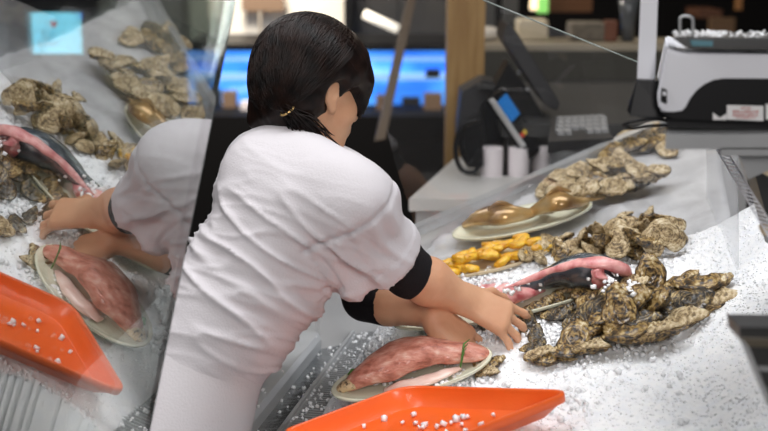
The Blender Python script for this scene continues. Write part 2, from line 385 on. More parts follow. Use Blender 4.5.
# ================================================================ ICE
RN = Vector((bk.x, bk.y, 0)).normalized()
def nz(p, s): return mnoise.noise(Vector(p) * s)
def icez(x, y, fine=1):
    z = iceh(x, y); u = x * CD.x + y * CD.y; vv = x * LD.x + y * LD.y
    e = -.592 + .012 * nz((x, y, 3), 9) + .008 * nz((x, y, 5), 30)
    k = min(max((u - e) / .15, 0), 1); k = math.sin(k * math.pi / 2)
    z = (.722) * (1 - k) + (z - .006) * k
    z += k * (.010 * nz((x, y, 0), 6) + .007 * nz((x, y, 1), 17)) + fine * (.5 + .5 * k) * (.0026 * nz((x, y, 2), 70) + .0016 * nz((x, y, 7), 130))
    if u > .10: z += .10 * min((u - .10) / .2, 1) ** 1.6 * (1 if vv < 2.6 else max(0, 1 - (vv - 2.6) / .3))
    return z
def ice_grid(name, u0, u1, v0, v1, h, keep=None, m='ice'):
    nu = int((u1 - u0) / h); nv = int((v1 - v0) / h); bm = bmesh.new(); g = {}
    for i in range(nu + 1):
        for j in range(nv + 1):
            u = u0 + i * h; v = v0 + j * h; p = cv(u, v, 0)
            if keep and not keep(p): continue
            p.z = icez(p.x, p.y); g[i, j] = bm.verts.new(p)
    for i in range(nu):
        for j in range(nv):
            q = [g.get((i, j)), g.get((i + 1, j)), g.get((i + 1, j + 1)), g.get((i, j + 1))]
            if None not in q: bm.faces.new(q)
    r = bmesh.ops.extrude_edge_only(bm, edges=[e for e in bm.edges if e.is_boundary])
    for e in r['geom']:
        if isinstance(e, bmesh.types.BMVert): e.co.z = max(.66, e.co.z - .25) if e.co.z > .8 else .66
    return tag(obj(name, bm, M[m]), 'bed of bright white crushed ice filling the display case', 'ice', kind='stuff')
def icefront(u): return 1.60 + .26 / (1 + math.exp((u + .30) / .05)) + .02 * nz((u, 0, 0), 14)
ib = ice_grid('crushed_ice', -.585, .42, 1.5, 2.93, .0060, lambda p: to_uv(p)[1] > icefront(to_uv(p)[0]) and (to_uv(p)[1] < 2.66 or to_uv(p)[0] < -.53))
caseprism('tub_floor', [(-.56, .63), (-.56, .66), (.44, .66), (.44, .63)], .32, 2.9, M['steel_dark'])
def inrail(p): return to_uv(p)[0] > -.535 and (p - Vector((RL.x, RL.y, 0))).dot(RN) < -.004
if not inrail(cv(-.1, 2.8, 0)): RN = -RN
ib2 = ice_grid('crushed_ice', -.56, .22, 2.67, 3.75, .014, inrail, 'ice_far_shade')
ib2['label'] = 'ice bed with shade painted in grey, behind the divider glass, below the far rail'

def chips(name, pts, smin, smax, m, label, parent=None, cat='ice'):
    n = len(pts); base = np.array([(x, y, z) for x in (-1, 1) for y in (-1, 1) for z in (-1, 1)], float)
    P = np.repeat(np.array(pts), 8, 0).reshape(n, 8, 3); S = rng.uniform(smin, smax, (n, 1, 1)) * rng.uniform(.55, 1, (n, 1, 3)) * .5
    V = base[None] * S * rng.uniform(.6, 1.1, (n, 8, 3))
    q = rng.normal(size=(n, 4)); q /= np.linalg.norm(q, axis=1)[:, None]; w_, x, y, z = q.T
    R = np.stack([1 - 2 * (y * y + z * z), 2 * (x * y - z * w_), 2 * (x * z + y * w_), 2 * (x * y + z * w_), 1 - 2 * (x * x + z * z), 2 * (y * z - x * w_), 2 * (x * z - y * w_), 2 * (y * z + x * w_), 1 - 2 * (x * x + y * y)], 1).reshape(n, 3, 3)
    V = np.einsum('nij,nkj->nki', R, V) + P
    f = np.array([(0, 1, 3, 2), (4, 6, 7, 5), (0, 4, 5, 1), (2, 3, 7, 6), (0, 2, 6, 4), (1, 5, 7, 3)]); F = (f[None] + 8 * np.arange(n)[:, None, None]).reshape(-1, 4)
    me = bpy.data.meshes.new(name); me.vertices.add(n * 8); me.vertices.foreach_set('co', V.astype(np.float32).ravel()); me.loops.add(len(F) * 4)
    me.loops.foreach_set('vertex_index', F.astype(np.int32).ravel()); me.polygons.add(len(F)); me.polygons.foreach_set('loop_start', (np.arange(len(F)) * 4).astype(np.int32)); me.update(calc_edges=True)
    o = obj(name, me, m, parent, smooth=True)
    return tag(o, label, cat, kind='stuff')
pts = []
for _ in range(24000):
    u = random.uniform(-.57, .33); v = random.uniform(1.6, 2.65)
    if v < icefront(u): continue
    p = cv(u, v, 0); pts.append((p.x, p.y, icez(p.x, p.y) + random.uniform(-.0025, .0008)))
chips('ice_chips', pts, .003, .0065, M['ice_chip'], 'loose glittering ice chips over the whole ice bed')
pts = []
for _ in range(260):
    u = -.585 - abs(random.gauss(0, .06)); v = random.uniform(1.9, 2.8); p = cv(u, v, 0)
    pts.append((p.x, p.y, .727 if u > -.64 else (.708 if u > -.705 else .745)))
chips('ice_crumbs', pts, .003, .009, M['ice_chip'], 'melting ice crumbs scattered along the grille and drain channel')

pts = []
for cx, cy, sx, sy, n in ((486, 322, 18, 12, 120), (470, 338, 14, 6, 60), (540, 325, 14, 14, 90), (575, 283, 14, 7, 70), (592, 282, 8, 6, 40), (560, 330, 18, 12, 90), (480, 283, 22, 7, 110), (452, 283, 16, 6, 50),
                          (520, 262, 22, 6, 60), (345, 365, 14, 10, 90), (360, 335, 18, 12, 110), (425, 384, 30, 3, 70), (470, 376, 16, 3, 40), (610, 350, 40, 10, 80), (700, 330, 25, 12, 20), (650, 385, 60, 20, 25), (575, 405, 10, 8, 20), (640, 262, 30, 8, 60)):
    for _ in range(n):
        p = ice(random.gauss(cx, sx), random.gauss(cy, sy)); 
        if to_uv(p)[0] < -.56 or to_uv(p)[1] < icefront(to_uv(p)[0]): continue
        pts.append((p.x, p.y, icez(p.x, p.y) + random.uniform(.001, .006)))
chips('ice_lumps', pts, .006, .013, M['ice_lump'], 'bigger wet lumps of ice clustered round the fish platters and the near heap')
pts = []
F_ = [(500, 285, 18, 4, .052, 70), (470, 292, 16, 4, .045, 50), (608, 281, 6, 4, .075, 26), (629, 286, 5, 4, .07, 22)]
for cx, cy, sx, sy, h, n in F_:
    for _ in range(n): pts.append(tuple(ice(random.gauss(cx, sx), random.gauss(cy, sy), h)))
chips('ice_lumps', pts, .005, .012, M['ice_lump'], 'wet lumps of ice heaped over the dark fish and the oysters next to it')

# ================================================================ TRAY, PLATES, FISH
def ring_tray(name, A, B, C, D, depth, flange, m, rad=.10, N=8, flare=.12):
    """open tray: rim loop through the four corners (rounded), walls going down"""
    c = (A + B + C + D) / 4; nrm = (B - A).cross(C - B).normalized()
    if nrm.z < 0: nrm = -nrm
    def loop(s, dz):
        P = [c + (p - c) * s for p in (A, B, C, D)]; out = []
        for i in range(4):
            p0, p1, p2 = P[i - 1], P[i], P[(i + 1) % 4]
            a = p1 + (p0 - p1) * rad; b = p1 + (p2 - p1) * rad
            for k in range(N + 1):
                t = k / N; out.append(a * (1 - t) ** 2 + p1 * 2 * t * (1 - t) + b * t * t + nrm * dz)
        return out
    L = [loop(1.0, -.012), loop(1.005, 0.0), loop(1.0, .004), loop(.975, .004), loop(.965, 0), loop(.965 - flare, -depth), loop(.83, -depth - .001), loop(.3, -depth - .001)]
    O = [loop(.995, -.012), loop(.975, -.012), loop(.97 - flare, -depth - .004), loop(.3, -depth - .005)]
    bm = bmesh.new(); rs = [[bm.verts.new(p) for p in l] for l in L]; ro = [[bm.verts.new(p) for p in l] for l in O]; n = len(L[0])
    def br(a, b):
        for k in range(n): bm.faces.new((a[k], a[(k + 1) % n], b[(k + 1) % n], b[k]))
    for a, b in zip(rs, rs[1:]): br(a, b)
    br(ro[0], rs[0])
    for a, b in zip(ro, ro[1:]): br(b, a)
    bm.faces.new(rs[-1]); bm.faces.new(ro[-1][::-1]); bmesh.ops.recalc_face_normals(bm, faces=bm.faces)
    return obj(name, bm, m), c - nrm * depth, nrm
tA, tB, tC = ice(277, 434, .045), ice(404, 387, .034), ice(574, 392, .062)
tD = tA + tC - tB
tray, tc, tn = ring_tray('serving_tray', tA, tB, tC, tD, .030, .01, M['tray'], rad=.13)
tag(tray, 'bright orange plastic tray lying on the ice in the foreground', 'tray')
e1 = (tA - tB); e2 = (tC - tB); pts = []
for (cx, cy, s, n) in ((.35, .55, .05, 8), (.45, .45, .04, 5), (.5, .5, .30, 12), (.7, .35, .1, 4)):
    for _ in range(n):
        a = min(max(random.gauss(cx, s), .15), .85); b = min(max(random.gauss(cy, s), .15), .85); p = tB + e1 * a + e2 * b - tn * .026; pts.append(tuple(p))
chips('ice_bits', pts, .006, .013, M['ice_chip'], 'small melting bits of ice lying inside the orange tray')

def plate(px0, px1, wid, label, h=.012, dep=.016, m='plate', group=None, lift=0):
    """oval platter whose long axis runs between two pixels on the ice"""
    a, b = ice(*px0, h), ice(*px1, h); c = (a + b) / 2; X = (b - a).normalized(); n = (ICEN + Vector((0, -lift, 0))).normalized(); X = (X - n * X.dot(n)).normalized(); Y = n.cross(X)
    L = (b - a).length / 2; W = wid / 2
    bm = bmesh.new(); prof = [(.0, -dep), (.62, -dep), (.80, -dep * .55), (.93, -.001), (.985, .003), (1.0, .001), (.99, -.004), (.93, -.007), (.78, -dep * .75), (.6, -dep - .004), (0, -dep - .004)]
    seg = 56; rings = []
    for r, z in prof:
        if r == 0: rings.append([bm.verts.new(c + n * z)]); continue
        rings.append([bm.verts.new(c + X * (L * r * math.cos(t)) + Y * (W * r * math.sin(t)) + n * z) for t in (2 * math.pi * k / seg for k in range(seg))])
    for a_, b_ in zip(rings, rings[1:]):
        for k in range(seg):
            if len(a_) == 1: bm.faces.new((a_[0], b_[k], b_[(k + 1) % seg]))
            elif len(b_) == 1: bm.faces.new((a_[k], b_[0], a_[(k + 1) % seg]))
            else: bm.faces.new((a_[k], b_[k], b_[(k + 1) % seg], a_[(k + 1) % seg]))
    bmesh.ops.recalc_face_normals(bm, faces=bm.faces)
    o = tag(obj('oval_platter', bm, M[m]), label, 'plate', group)
    F = frame(c - n * dep, X, Y, n)      # local frame on the plate's floor
    return o, F, L, W
def loft(pts, secs, seg=20, F=None, bump=0, sc=30, flatb=.55, twist=0):
    """body through local points pts [(x,y,z)] with half sizes secs [(w,h)]; bottoms flattened"""
    P = wpath(pts, 5); S = wpath([(a, b, 0) for a, b in secs], 5); bm = bmesh.new(); rings = []
    for i, (p, s) in enumerate(zip(P, S)):
        t = (P[min(i + 1, len(P) - 1)] - P[max(i - 1, 0)]).normalized(); side = Vector((0, 0, 1)).cross(t).normalized(); up = t.cross(side)
        ring = []
        for k in range(seg):
            a = 2 * math.pi * k / seg; ca, sa = math.cos(a), math.sin(a); hh = s.y * (1 if sa > 0 else flatb)
            q = p + side * (max(s.x, .0004) * ca) + up * (max(hh, .0004) * sa)
            if bump: q += (side * ca + up * sa) * bump * mnoise.noise(q * sc + Vector((twist, 0, 0)))
            ring.append(bm.verts.new(F @ q if F else q))
        rings.append(ring)
    for a, b in zip(rings, rings[1:]):
        for k in range(seg): bm.faces.new((a[k], a[(k + 1) % seg], b[(k + 1) % seg], b[k]))
    bm.faces.new(rings[0][::-1]); bm.faces.new(rings[-1]); bmesh.ops.recalc_face_normals(bm, faces=bm.faces)
    return bm
def fin(pts, th, F, up=(0, 0, 1)):
    bm = bmesh.new(); prism(bm, [F @ Vector(p) for p in pts], F.to_3x3() @ (Vector(up) * th)); return bm

# near platter with the red fish
pl, F, L, W = plate((331, 392), (492, 352), .165, 'cream oval platter under the red fish, nearest the orange tray', h=.016, group=None)
fish = empty('red_fish', F @ Vector((0, 0, 0)), 'plump skinned red fish lying on the cream platter beside the orange tray', 'fish')
obj('body', loft([(-.128, .012, .012), (-.095, .012, .020), (-.045, .018, .030), (.005, .024, .034), (.05, .024, .030), (.095, .014, .022), (.135, .004, .017), (.152, .0, .014)],
                 [(.012, .010), (.030, .020), (.046, .031), (.050, .036), (.042, .030), (.030, .022), (.026, .013), (.012, .006)], F=F, bump=.006, sc=28), M['redfish'], fish)
obj('belly_flap', loft([(-.06, -.028, .006), (-.01, -.036, .010), (.045, -.030, .010), (.09, -.018, .008)], [(.012, .005), (.020, .009), (.018, .008), (.006, .004)], F=F, bump=.004, sc=40), M['palefish'], fish)
obj('head_end', loft([(-.150, .006, .008), (-.132, .008, .013), (-.112, .010, .017)], [(.006, .004), (.017, .011), (.022, .013)], F=F, bump=.003, sc=60), M['speckle'], fish)['label'] = 'speckled brown head end'
obj('tail_end', loft([(.118, .020, .022), (.135, .016, .020), (.152, .008, .015)], [(.016, .005), (.016, .005), (.006, .003)], F=F, bump=.002, sc=60), M['speckle'], fish)['label'] = 'striped brown tail end'
obj('back_fin', loft([(-.035, .052, .030), (.0, .060, .046), (.035, .060, .048), (.06, .05, .036)], [(.005, .004), (.008, .008), (.008, .008), (.004, .003)], F=F, bump=.004, sc=60), M['redfish'], fish)
bm = bmesh.new()
for i in range(5):
    a = Vector((.088 + .003 * i, -.040 + .004 * i, .022 + .006 * i)); tube(bm, [F @ a, F @ (a + Vector((.006, .010, .008))), F @ (a + Vector((.012 + .002 * i, .020, .010)))], [.0014, .0022, .0006], 5)
tag(obj('herb_sprig', bm, M['herb']), 'thin green herb sprig laid on the tail of the red fish', 'herb')
bm = bmesh.new(); tube(bm, [F @ Vector((-.118, .030, .026)), F @ Vector((-.108, .034, .030)), F @ Vector((-.100, .032, .031))], [.003, .006, .003], 7)
tag(obj('olive_leaf', bm, M['herb']), 'dark green leaf scrap at the left end of the red fish', 'leaf')

# long platter with pink fillet and dark fish
pl, F, L, W = plate((392, 324), (606, 280), .150, 'long cream oval platter under the dark-skinned fish and the pink fillet', h=.022)
ff = empty('pink_fillet', F @ Vector((0, 0, 0)), 'pale pink fish fillet on the long platter beyond her hands', 'fish')
def pf(px, py, h): return F.inverted() @ ice(px, py, h)
obj('flesh', loft([pf(452, 300, .01), pf(478, 298, .024), pf(502, 296, .030), pf(524, 294, .022), pf(544, 290, .012)], [(.02, .01), (.035, .022), (.036, .024), (.022, .016), (.006, .006)], F=F, bump=.005, sc=40), M['pinkflesh'], ff)
obj('skin_edge', loft([pf(500, 309, .014), pf(512, 303, .018), pf(524, 299, .018)], [(.004, .003), (.008, .006), (.004, .003)], F=F), M['redfish'], ff)
df = empty('dark_skinned_fish', F @ Vector((0, 0, 0)), 'large opened fish with shiny black back and pink belly, on the long platter', 'fish')
obj('body', loft([pf(508, 288, .02), pf(535, 284, .03), pf(560, 277, .042), pf(585, 274, .050), pf(608, 277, .045), pf(622, 277, .03)],
                 [(.008, .006), (.022, .018), (.036, .032), (.046, .043), (.042, .040), (.016, .016)], F=F, bump=.003, sc=30), M['darkfish'], df)['label'] = 'glossy blue-black skin'
obj('belly', loft([pf(503, 289, .055), pf(530, 280, .066), pf(552, 271, .082), pf(578, 264, .100), pf(604, 264, .098), pf(622, 271, .070), pf(629, 276, .04)],
                  [(.004, .004), (.008, .007), (.012, .009), (.016, .010), (.017, .013), (.018, .018), (.006, .006)], F=F, bump=.004, sc=40), M['pinkflesh'], df)['label'] = 'pink opened belly flesh along the top'
obj('collar', loft([pf(596, 268, .095), pf(599, 277, .075), pf(603, 288, .045), pf(608, 292, .03)], [(.016, .012), (.018, .014), (.014, .012), (.006, .005)], F=F, bump=.003, sc=50), M['pinkflesh'], df)
obj('lower_jaw', loft([pf(556, 292, .012), pf(572, 289, .018), pf(590, 286, .018)], [(.006, .005), (.012, .009), (.010, .008)], F=F, bump=.002, sc=50), M['speckle'], df)

# roe
pl, F, L, W = plate((436, 274), (556, 241), .13, 'tan board-like platter carrying the heaped yellow roe', m='tan_board', h=.006, dep=.008)
roem = []
for i in range(4):
    bm = bmesh.new(); bmesh.ops.create_icosphere(bm, subdivisions=3, radius=1)
    for v in bm.verts:
        v.co *= 1 + .22 * mnoise.noise(v.co * 1.8 + Vector((i * 7, 0, 0))) + .08 * mnoise.noise(v.co * 6); v.co = Vector((v.co.x * .021, v.co.y * .011, v.co.z * .009))
    me = bpy.data.meshes.new('roe_lobe'); bm.to_mesh(me); bm.free(); me.shade_smooth(); me.materials.append(M['roe']); roem.append(me)
for i in range(52):
    x = random.uniform(-.82, .82) * L; y = random.uniform(-.7, .7) * W * math.sqrt(max(0, 1 - (x / L) ** 2)); o = bpy.data.objects.new('roe_lobe', roem[i % 4]); COL.objects.link(o)
    lay = i // 27
    o.matrix_world = F @ Matrix.Translation((x * (1 - .25 * lay), y * (1 - .3 * lay), .012 + .014 * lay + random.uniform(0, .006))) @ Matrix.Rotation(random.gauss(0, .5), 4, 'Z') @ Matrix.Rotation(random.uniform(-.3, .3), 4, 'Y')
    tag(o, 'orange-yellow lobe of roe in the heap on the tan platter', 'roe', 'yellow roe lobes on the tan platter')

# golden fish platter, beyond the divider glass
pl, F, L, W = plate((452, 236), (592, 202), .16, 'pale platter beyond the divider glass holding two golden fish', h=.03)
def pf(px, py, h): return F.inverted() @ ice(px, py, h)
for nm, lab, c in (('left', 'bronze-gold whole fish at the left end of the far platter', [(464, 226, .03), (480, 219, .05), (502, 217, .055), (524, 215, .045), (540, 213, .03)]),
                   ('right', 'brighter golden fish at the right end of the far platter', [(526, 216, .035), (545, 207, .055), (560, 203, .065), (574, 204, .05), (590, 200, .03)])):
    fo = empty('golden_fish', F @ Vector((0, 0, 0)), lab, 'fish')
    P = [pf(*q) for q in c]; obj('body', loft(P, [(.008, .008), (.028, .022), (.034, .028), (.024, .018), (.006, .008)], F=F, bump=.002, sc=40), M['goldfish'], fo)
    obj('tail_fin', loft([P[-2] * .3 + P[-1] * .7, P[-1] + (P[-1] - P[-2]) * .5], [(.006, .004), (.022, .003)], F=F), M['goldfish'], fo)
    m_ = P[2] + Vector((0, 0, .028)); obj('dorsal_fin', loft([m_ - Vector((.03, 0, .004)), m_ + Vector((0, 0, .006)), m_ + Vector((.03, 0, -.008))], [(.002, .004), (.002, .008), (.002, .003)], F=F), M['goldfish'], fo)

# ================================================================ OYSTERS
def shell(seed, top, L=.043, Wd=.031, T=.011):
    """one valve: teardrop outline, concentric frilled growth ridges"""
    r_ = random.Random(seed); ph = r_.uniform(0, 9); bm = bmesh.new(); seg, nr = 30, 9; rings = []; cx = r_.uniform(.0, .25); bend = r_.uniform(-.3, .3)
    for i in range(1, nr + 1):
        r = i / nr; ring = []
        for k in range(seg):
            a = 2 * math.pi * k / seg
            out = 1 - .26 * math.cos(a) ** 3 * (1 if math.cos(a) < 0 else -.35) + .07 * math.sin(3 * a + ph) + .05 * math.sin(7 * a + ph * 2)
            x = L * out * r * math.cos(a) + L * cx * (1 - r); y = Wd * out * r * math.sin(a) * (1 - .25 * math.cos(a)) + bend * x * x / L * .7
            z = T * (1 - r ** 2.2) * (1.0 if top else -1.35) + (.0020 * math.sin(r * 21 + ph + .8 * math.sin(2 * a))) * (1 if r < .98 else 0)
            p = Vector((x, y, z)); d = mnoise.noise(p * 70 + Vector((ph * 3, 0, top * 5))); p += Vector((0, 0, 1 if top else -1)) * d * .005 + Vector((x, y, 0)) * .07 * mnoise.noise(p * 45 + Vector((0, ph, 0)))
            p.z += .003 * math.sin(2 * a + ph) * r + (.0006 if top else -.0006)
            ring.append(bm.verts.new(p))
        rings.append(ring)
    c = bm.verts.new(Vector((L * cx, 0, T * (1 if top else -1.35))))
    for k in range(seg): bm.faces.new((c, rings[0][k], rings[0][(k + 1) % seg]))
    for a, b in zip(rings, rings[1:]):
        for k in range(seg): bm.faces.new((a[k], b[k], b[(k + 1) % seg], a[(k + 1) % seg]))
    inner = [bm.verts.new(Vector((v.co.x * .93, v.co.y * .93, v.co.z * .5 - (.001 if top else -.001)))) for v in rings[-1]]
    for k in range(seg): bm.faces.new((rings[-1][k], inner[k], inner[(k + 1) % seg], rings[-1][(k + 1) % seg]))
    bm.faces.new(inner); bmesh.ops.recalc_face_normals(bm, faces=bm.faces)
    me = bpy.data.meshes.new('shell'); bm.to_mesh(me); bm.free(); me.shade_smooth(); return me
SH = []
for i in range(8):
    mt, mb = [('oyster', 'oyster'), ('oyster', 'oyster_dk'), ('oyster_dk', 'oyster'), ('oyster_pale', 'oyster'), ('oyster', 'oyster_dk'), ('oyster_dk', 'oyster_dk'), ('oyster_pale', 'oyster_pale'), ('oyster_pale', 'oyster')][i]
    a = shell(i * 13 + 1, 1); b = shell(i * 13 + 1, 0); a.materials.append(M[mt]); b.materials.append(M[mb]); SH.append((a, b))
def oyster(px, py, h, size, ang, tilt, roll, var, label, group, parts=True, gape=0):
    p = ice(px, py, h)
    # ang: long-axis direction in degrees in the ice plane (0 = right, 90 = away)
    R = Vector((1, 0, 0)); R = (R - ICEN * R.dot(ICEN)).normalized(); B = ICEN.cross(R)
    a = math.radians(ang); X = R * math.cos(a) + B * math.sin(a); Y = ICEN.cross(X)
    m = frame(p, X, Y, ICEN) @ Matrix.Rotation(math.radians(-tilt), 4, 'Y') @ Matrix.Rotation(math.radians(roll), 4, 'X') @ Matrix.Scale(size, 4)
    root = bpy.data.objects.new('oyster', None); COL.objects.link(root); root.empty_display_size = .02; root.matrix_world = m
    tag(root, label, 'oyster', group)
    for nm, me, g in (('upper_shell', SH[var % 8][0], gape), ('lower_shell', SH[var % 8][1], -gape)):
        o = bpy.data.objects.new(nm, me); COL.objects.link(o); o.parent = root
        if g: o.rotation_euler = (0, -math.radians(g), 0)
    return root
G1 = 'oysters in the near heap on the ice'
near = [  # px, py, h, size, ang, tilt, roll, var, label
 (650, 275, .055, 1.0, 70, 62, 20, 4, 'tall dark-edged oyster standing upright at the back of the near heap'),
 (681, 283, .035, .85, 12, 12, 10, 1, 'small dark oyster lying on the back ridge right of the upright one'),
 (704, 283, .040, 1.15, -8, 0, -8, 0, 'long smooth brown oyster at the top right of the near heap'),
 (717, 298, .020, 1.05, 14, 4, 0, 3, 'pale tan oyster at the far right tip of the near heap'),
 (722, 292, .010, .8, 5, 0, 0, 5, 'thin dark oyster edge poking out at the extreme right'),
 (683, 294, .030, .9, -10, 0, 12, 5, 'flat dark oyster wedged under the long brown one'),
 (692, 302, .032, .95, -25, 10, 30, 2, 'black-edged oyster in the middle of the right side of the near heap'),
 (686, 317, .020, 1.0, 10, 8, 5, 3, 'mottled yellow-grey oyster below the black-edged one'),
 (655, 300, .045, 1.05, -60, 30, 35, 4, 'round dark-brown oyster with concentric rings, centre right of the near heap'),
 (668, 309, .018, .9, 30, 0, 0, 5, 'dark shadowed oyster between the ringed one and the mottled one'),
 (659, 330, .025, 1.05, -4, 6, -18, 3, 'knobbly pale oyster at the front edge of the near heap, right one of two'),
 (632, 333, .025, 1.15, -12, 6, -15, 0, 'golden ridged oyster at the front edge of the near heap, left one of two'),
 (625, 300, .050, 1.2, -28, 12, 40, 1, 'big dark open-edged oyster curving over the middle of the heap'),
 (620, 310, .050, 1.1, 75, 50, 10, 0, 'pointed golden oyster leaning upright in the centre of the heap'),
 (640, 318, .030, .9, -20, 0, 0, 5, 'dark oyster just under the ringed one'),
 (606, 309, .040, 1.05, -20, 12, 35, 5, 'black-lipped oyster left of the pointed one'),
 (600, 298, .040, .95, 10, 10, 10, 0, 'yellow-brown oyster on the left shoulder of the heap'),
 (590, 290, .030, .8, 20, 0, 10, 4, 'small brown oyster above the yellow-brown one'),
 (608, 279, .040, .75, 50, 30, 20, 0, 'small ochre oyster beside the loose ice by the dark fish'),
 (632, 284, .045, .85, 10, 20, 10, 3, 'yellowish rough oyster next to the upright one'),
 (600, 318, .030, 1.0, 25, 10, -20, 1, 'half-open oyster with black inside, front left of the heap'),
 (590, 330, .022, .9, 40, 6, -25, 0, 'tan oyster leaning on the half-open one'),
 (575, 338, .026, 1.0, 55, 25, 10, 4, 'craggy brown oyster at the front left corner of the heap'),
 (592, 345, .016, .85, -15, 0, -10, 3, 'grey-speckled oyster at the lowest front corner of the heap'),
 (570, 349, .014, .8, 10, 0, 0, 1, 'dark rough oyster below the craggy one'),
 (579, 318, .022, .7, 20, 20, 20, 5, 'small black oyster in the gap left of the half-open one'),
 (543, 352, .010, .75, 5, 0, -10, 3, 'flat pale oyster lying apart near the tip of the platter'),
 (549, 358, .006, .7, -8, 0, 0, 0, 'lowest flat oyster lying apart behind the orange tray'),
 (536, 346, .010, .55, 20, 6, 10, 2, 'small dark oyster at her fingertips'),
 (528, 322, .014, .7, 80, 30, 30, 5, 'black oyster standing in the ice right of her hand'),
 (540, 306, .014, .7, 20, 10, 10, 1, 'brown oyster beside the rim of the long platter'),
 (556, 300, .012, .6, 60, 20, 10, 4, 'small brown oyster right of the platter rim'),
 (560, 313, .016, .7, 5, 10, 10, 2, 'dark oyster left of the yellow-brown shoulder one'),
 (536, 333, .008, .5, 70, 20, 10, 5, 'tiny black shell between her hand and the heap'),
 (585, 303, .018, .8, -30, 8, 15, 2, 'dark brown oyster at the upper left of the heap'),
 (640, 296, .020, 1.0, 40, 0, 20, 5, 'hidden dark oyster behind the big curving one'),
 (490, 363, .004, .65, 10, 0, 0, 0, 'small oyster touching the rim of the near platter'),
 (489, 371, .003, .5, -10, 0, 0, 3, 'smallest grey oyster in front of the near platter tip'),
]
for i, (px, py, h, s, a, t, r, v, lab) in enumerate(near): oyster(px, py, h, s, a, t, r, v, lab, G1, gape=4 if v in (1, 5) else 1)
G2 = 'pale oysters in the middle row below the divider'
mid = [(533, 250, .7), (524, 256, .6), (548, 243, .8), (540, 258, .65), (560, 250, .7), (562, 240, .75), (575, 246, .8), (582, 236, .7), (590, 244, .85), (598, 232, .8), (604, 240, .8), (612, 229, .9), (618, 240, .9), (625, 225, .85), (632, 236, .9), (640, 229, .8), (646, 241, .8), (655, 223, .95), (654, 236, .85), (667, 233, .85), (668, 224, .8), (680, 234, .65), (632, 245, .8), (610, 249, .7), (592, 252, .7), (577, 256, .6), (625, 215, .6), (647, 216, .6)]
ORD = ['first', 'second', 'third', 'fourth', 'fifth', 'sixth', 'seventh', 'eighth', 'ninth', 'tenth', 'eleventh', 'twelfth', 'thirteenth', 'fourteenth', 'fifteenth', 'sixteenth', 'seventeenth', 'eighteenth']
for i, (px, py, s) in enumerate(mid):
    v = (6, 7, 3, 6, 0, 7)[i % 6]; lw = 'upper' if py < 238 else 'lower'; rk = sorted(q[0] + q[1] * .001 for q in mid if (q[1] < 238) == (py < 238)).index(px + py * .001); hgt = .014 + (.03 if 580 < px < 675 and py < 242 else 0)
    oyster(px, py, hgt, s * 1.0, random.uniform(0, 360), random.uniform(-5, 50), random.uniform(-50, 50), v, 'pale knobbly oyster, %s from the left along the %s side of the second heap' % (ORD[rk], lw), G2)
G3 = 'blurred oysters beyond the divider glass'
far = [(549, 186), (560, 176), (566, 190), (575, 180), (584, 188), (592, 172), (598, 183), (606, 176), (614, 186), (620, 168), (628, 178), (636, 170), (640, 182), (650, 176), (658, 170), (605, 164), (622, 160), (578, 170)]
far.sort()
for i, (px, py) in enumerate(far):
    oyster(px, py, .02 + .015 * (i % 3), 1.0, random.uniform(0, 360), random.uniform(-5, 25), random.uniform(-30, 30), (6, 3, 7, 4)[i % 4], 'blurred grey-brown oyster, %s from the left in the heap behind the divider glass' % ORD[i], G3)
G4 = 'dark clams by the far rail'
for i, (px, py) in enumerate(sorted([(612, 150), (622, 143), (634, 146), (644, 138), (655, 142), (664, 134), (630, 136), (650, 130), (668, 146)])):
    oyster(px, py, .015, 1.0, random.uniform(0, 90), 10, random.uniform(-20, 20), (4, 2, 3)[i % 3], 'brown shell, %s from the left in the dark heap by the far rail' % ORD[i], G4)

# ================================================================ WORKER
A_ = lambda v: np.array(v[:], float)
Hc = pos(314, 87, 2.33)                                  # head centre
def camdir(x, y, z): return Vector((x, y * ST - z * CT, y * CT + z * ST)).normalized()
hf = camdir(.78, -.18, -.60); hu = camdir(.2, .97, .0); hu = (hu - hf * hu.dot(hf)).normalized(); hr = hf.cross(hu)
def hp(r, f, u): return Hc + hr * r + hf * f + hu * u
HR = np.array([hr[:], hf[:], hu[:]]).T
neck = pos(300, 140, 2.33)
shR, shL = pos(352, 206, 2.17), pos(335, 190, 2.48)
elR, wrR = pos(408, 272, 2.275), pos(464, 299, 2.325)
elL, wrL = pos(366, 298, 2.46), pos(434, 315, 2.335)
chest, waist, hip = pos(290, 208, 2.33), pos(228, 312, 2.29), pos(168, 402, 2.28)
footR, footL = Vector((-.52, 2.08, .03)), Vector((-.55, 2.34, .03)); kneeR, kneeL = Vector((-.50, 2.10, .44)), Vector((-.52, 2.33, .44))
lat = (shL - shR).normalized()
hipR, hipL = hip - lat * .085 + Vector((0, 0, -.03)), hip + lat * .085 + Vector((0, 0, -.03))
f = Field((-.72, 1.82, -.01), (.36, 2.72, 1.56), .0048)
# head
f.ell(A_(hp(0, -.012, .022)), (.076, .094, .090), HR, 0)
f.ell(A_(hp(0, .030, -.045)), (.058, .064, .070), HR, .03)
f.cone(A_(hp(0, .045, -.085)), A_(hp(0, .062, -.098)), .030, .020, .03)          # chin
f.cone(A_(hp(.050, -.005, -.060)), A_(hp(.022, .055, -.095)), .020, .018, .025)  # jaw
f.cone(A_(hp(-.050, -.005, -.060)), A_(hp(-.022, .055, -.095)), .020, .018, .025)
f.cone(A_(hp(.036, .062, -.030)), A_(hp(.040, .045, -.045)), .020, .022, .02)    # cheeks
f.cone(A_(hp(-.036, .062, -.030)), A_(hp(-.040, .045, -.045)), .020, .022, .02)
f.cone(A_(hp(0, .086, .0)), A_(hp(0, .104, -.036)), .009, .011, .014)            # nose
f.cone(A_(hp(-.012, .093, -.040)), A_(hp(.012, .093, -.040)), .008, .008, .008)
f.cone(A_(hp(-.018, .086, -.064)), A_(hp(.018, .086, -.064)), .007, .007, .010)  # lips
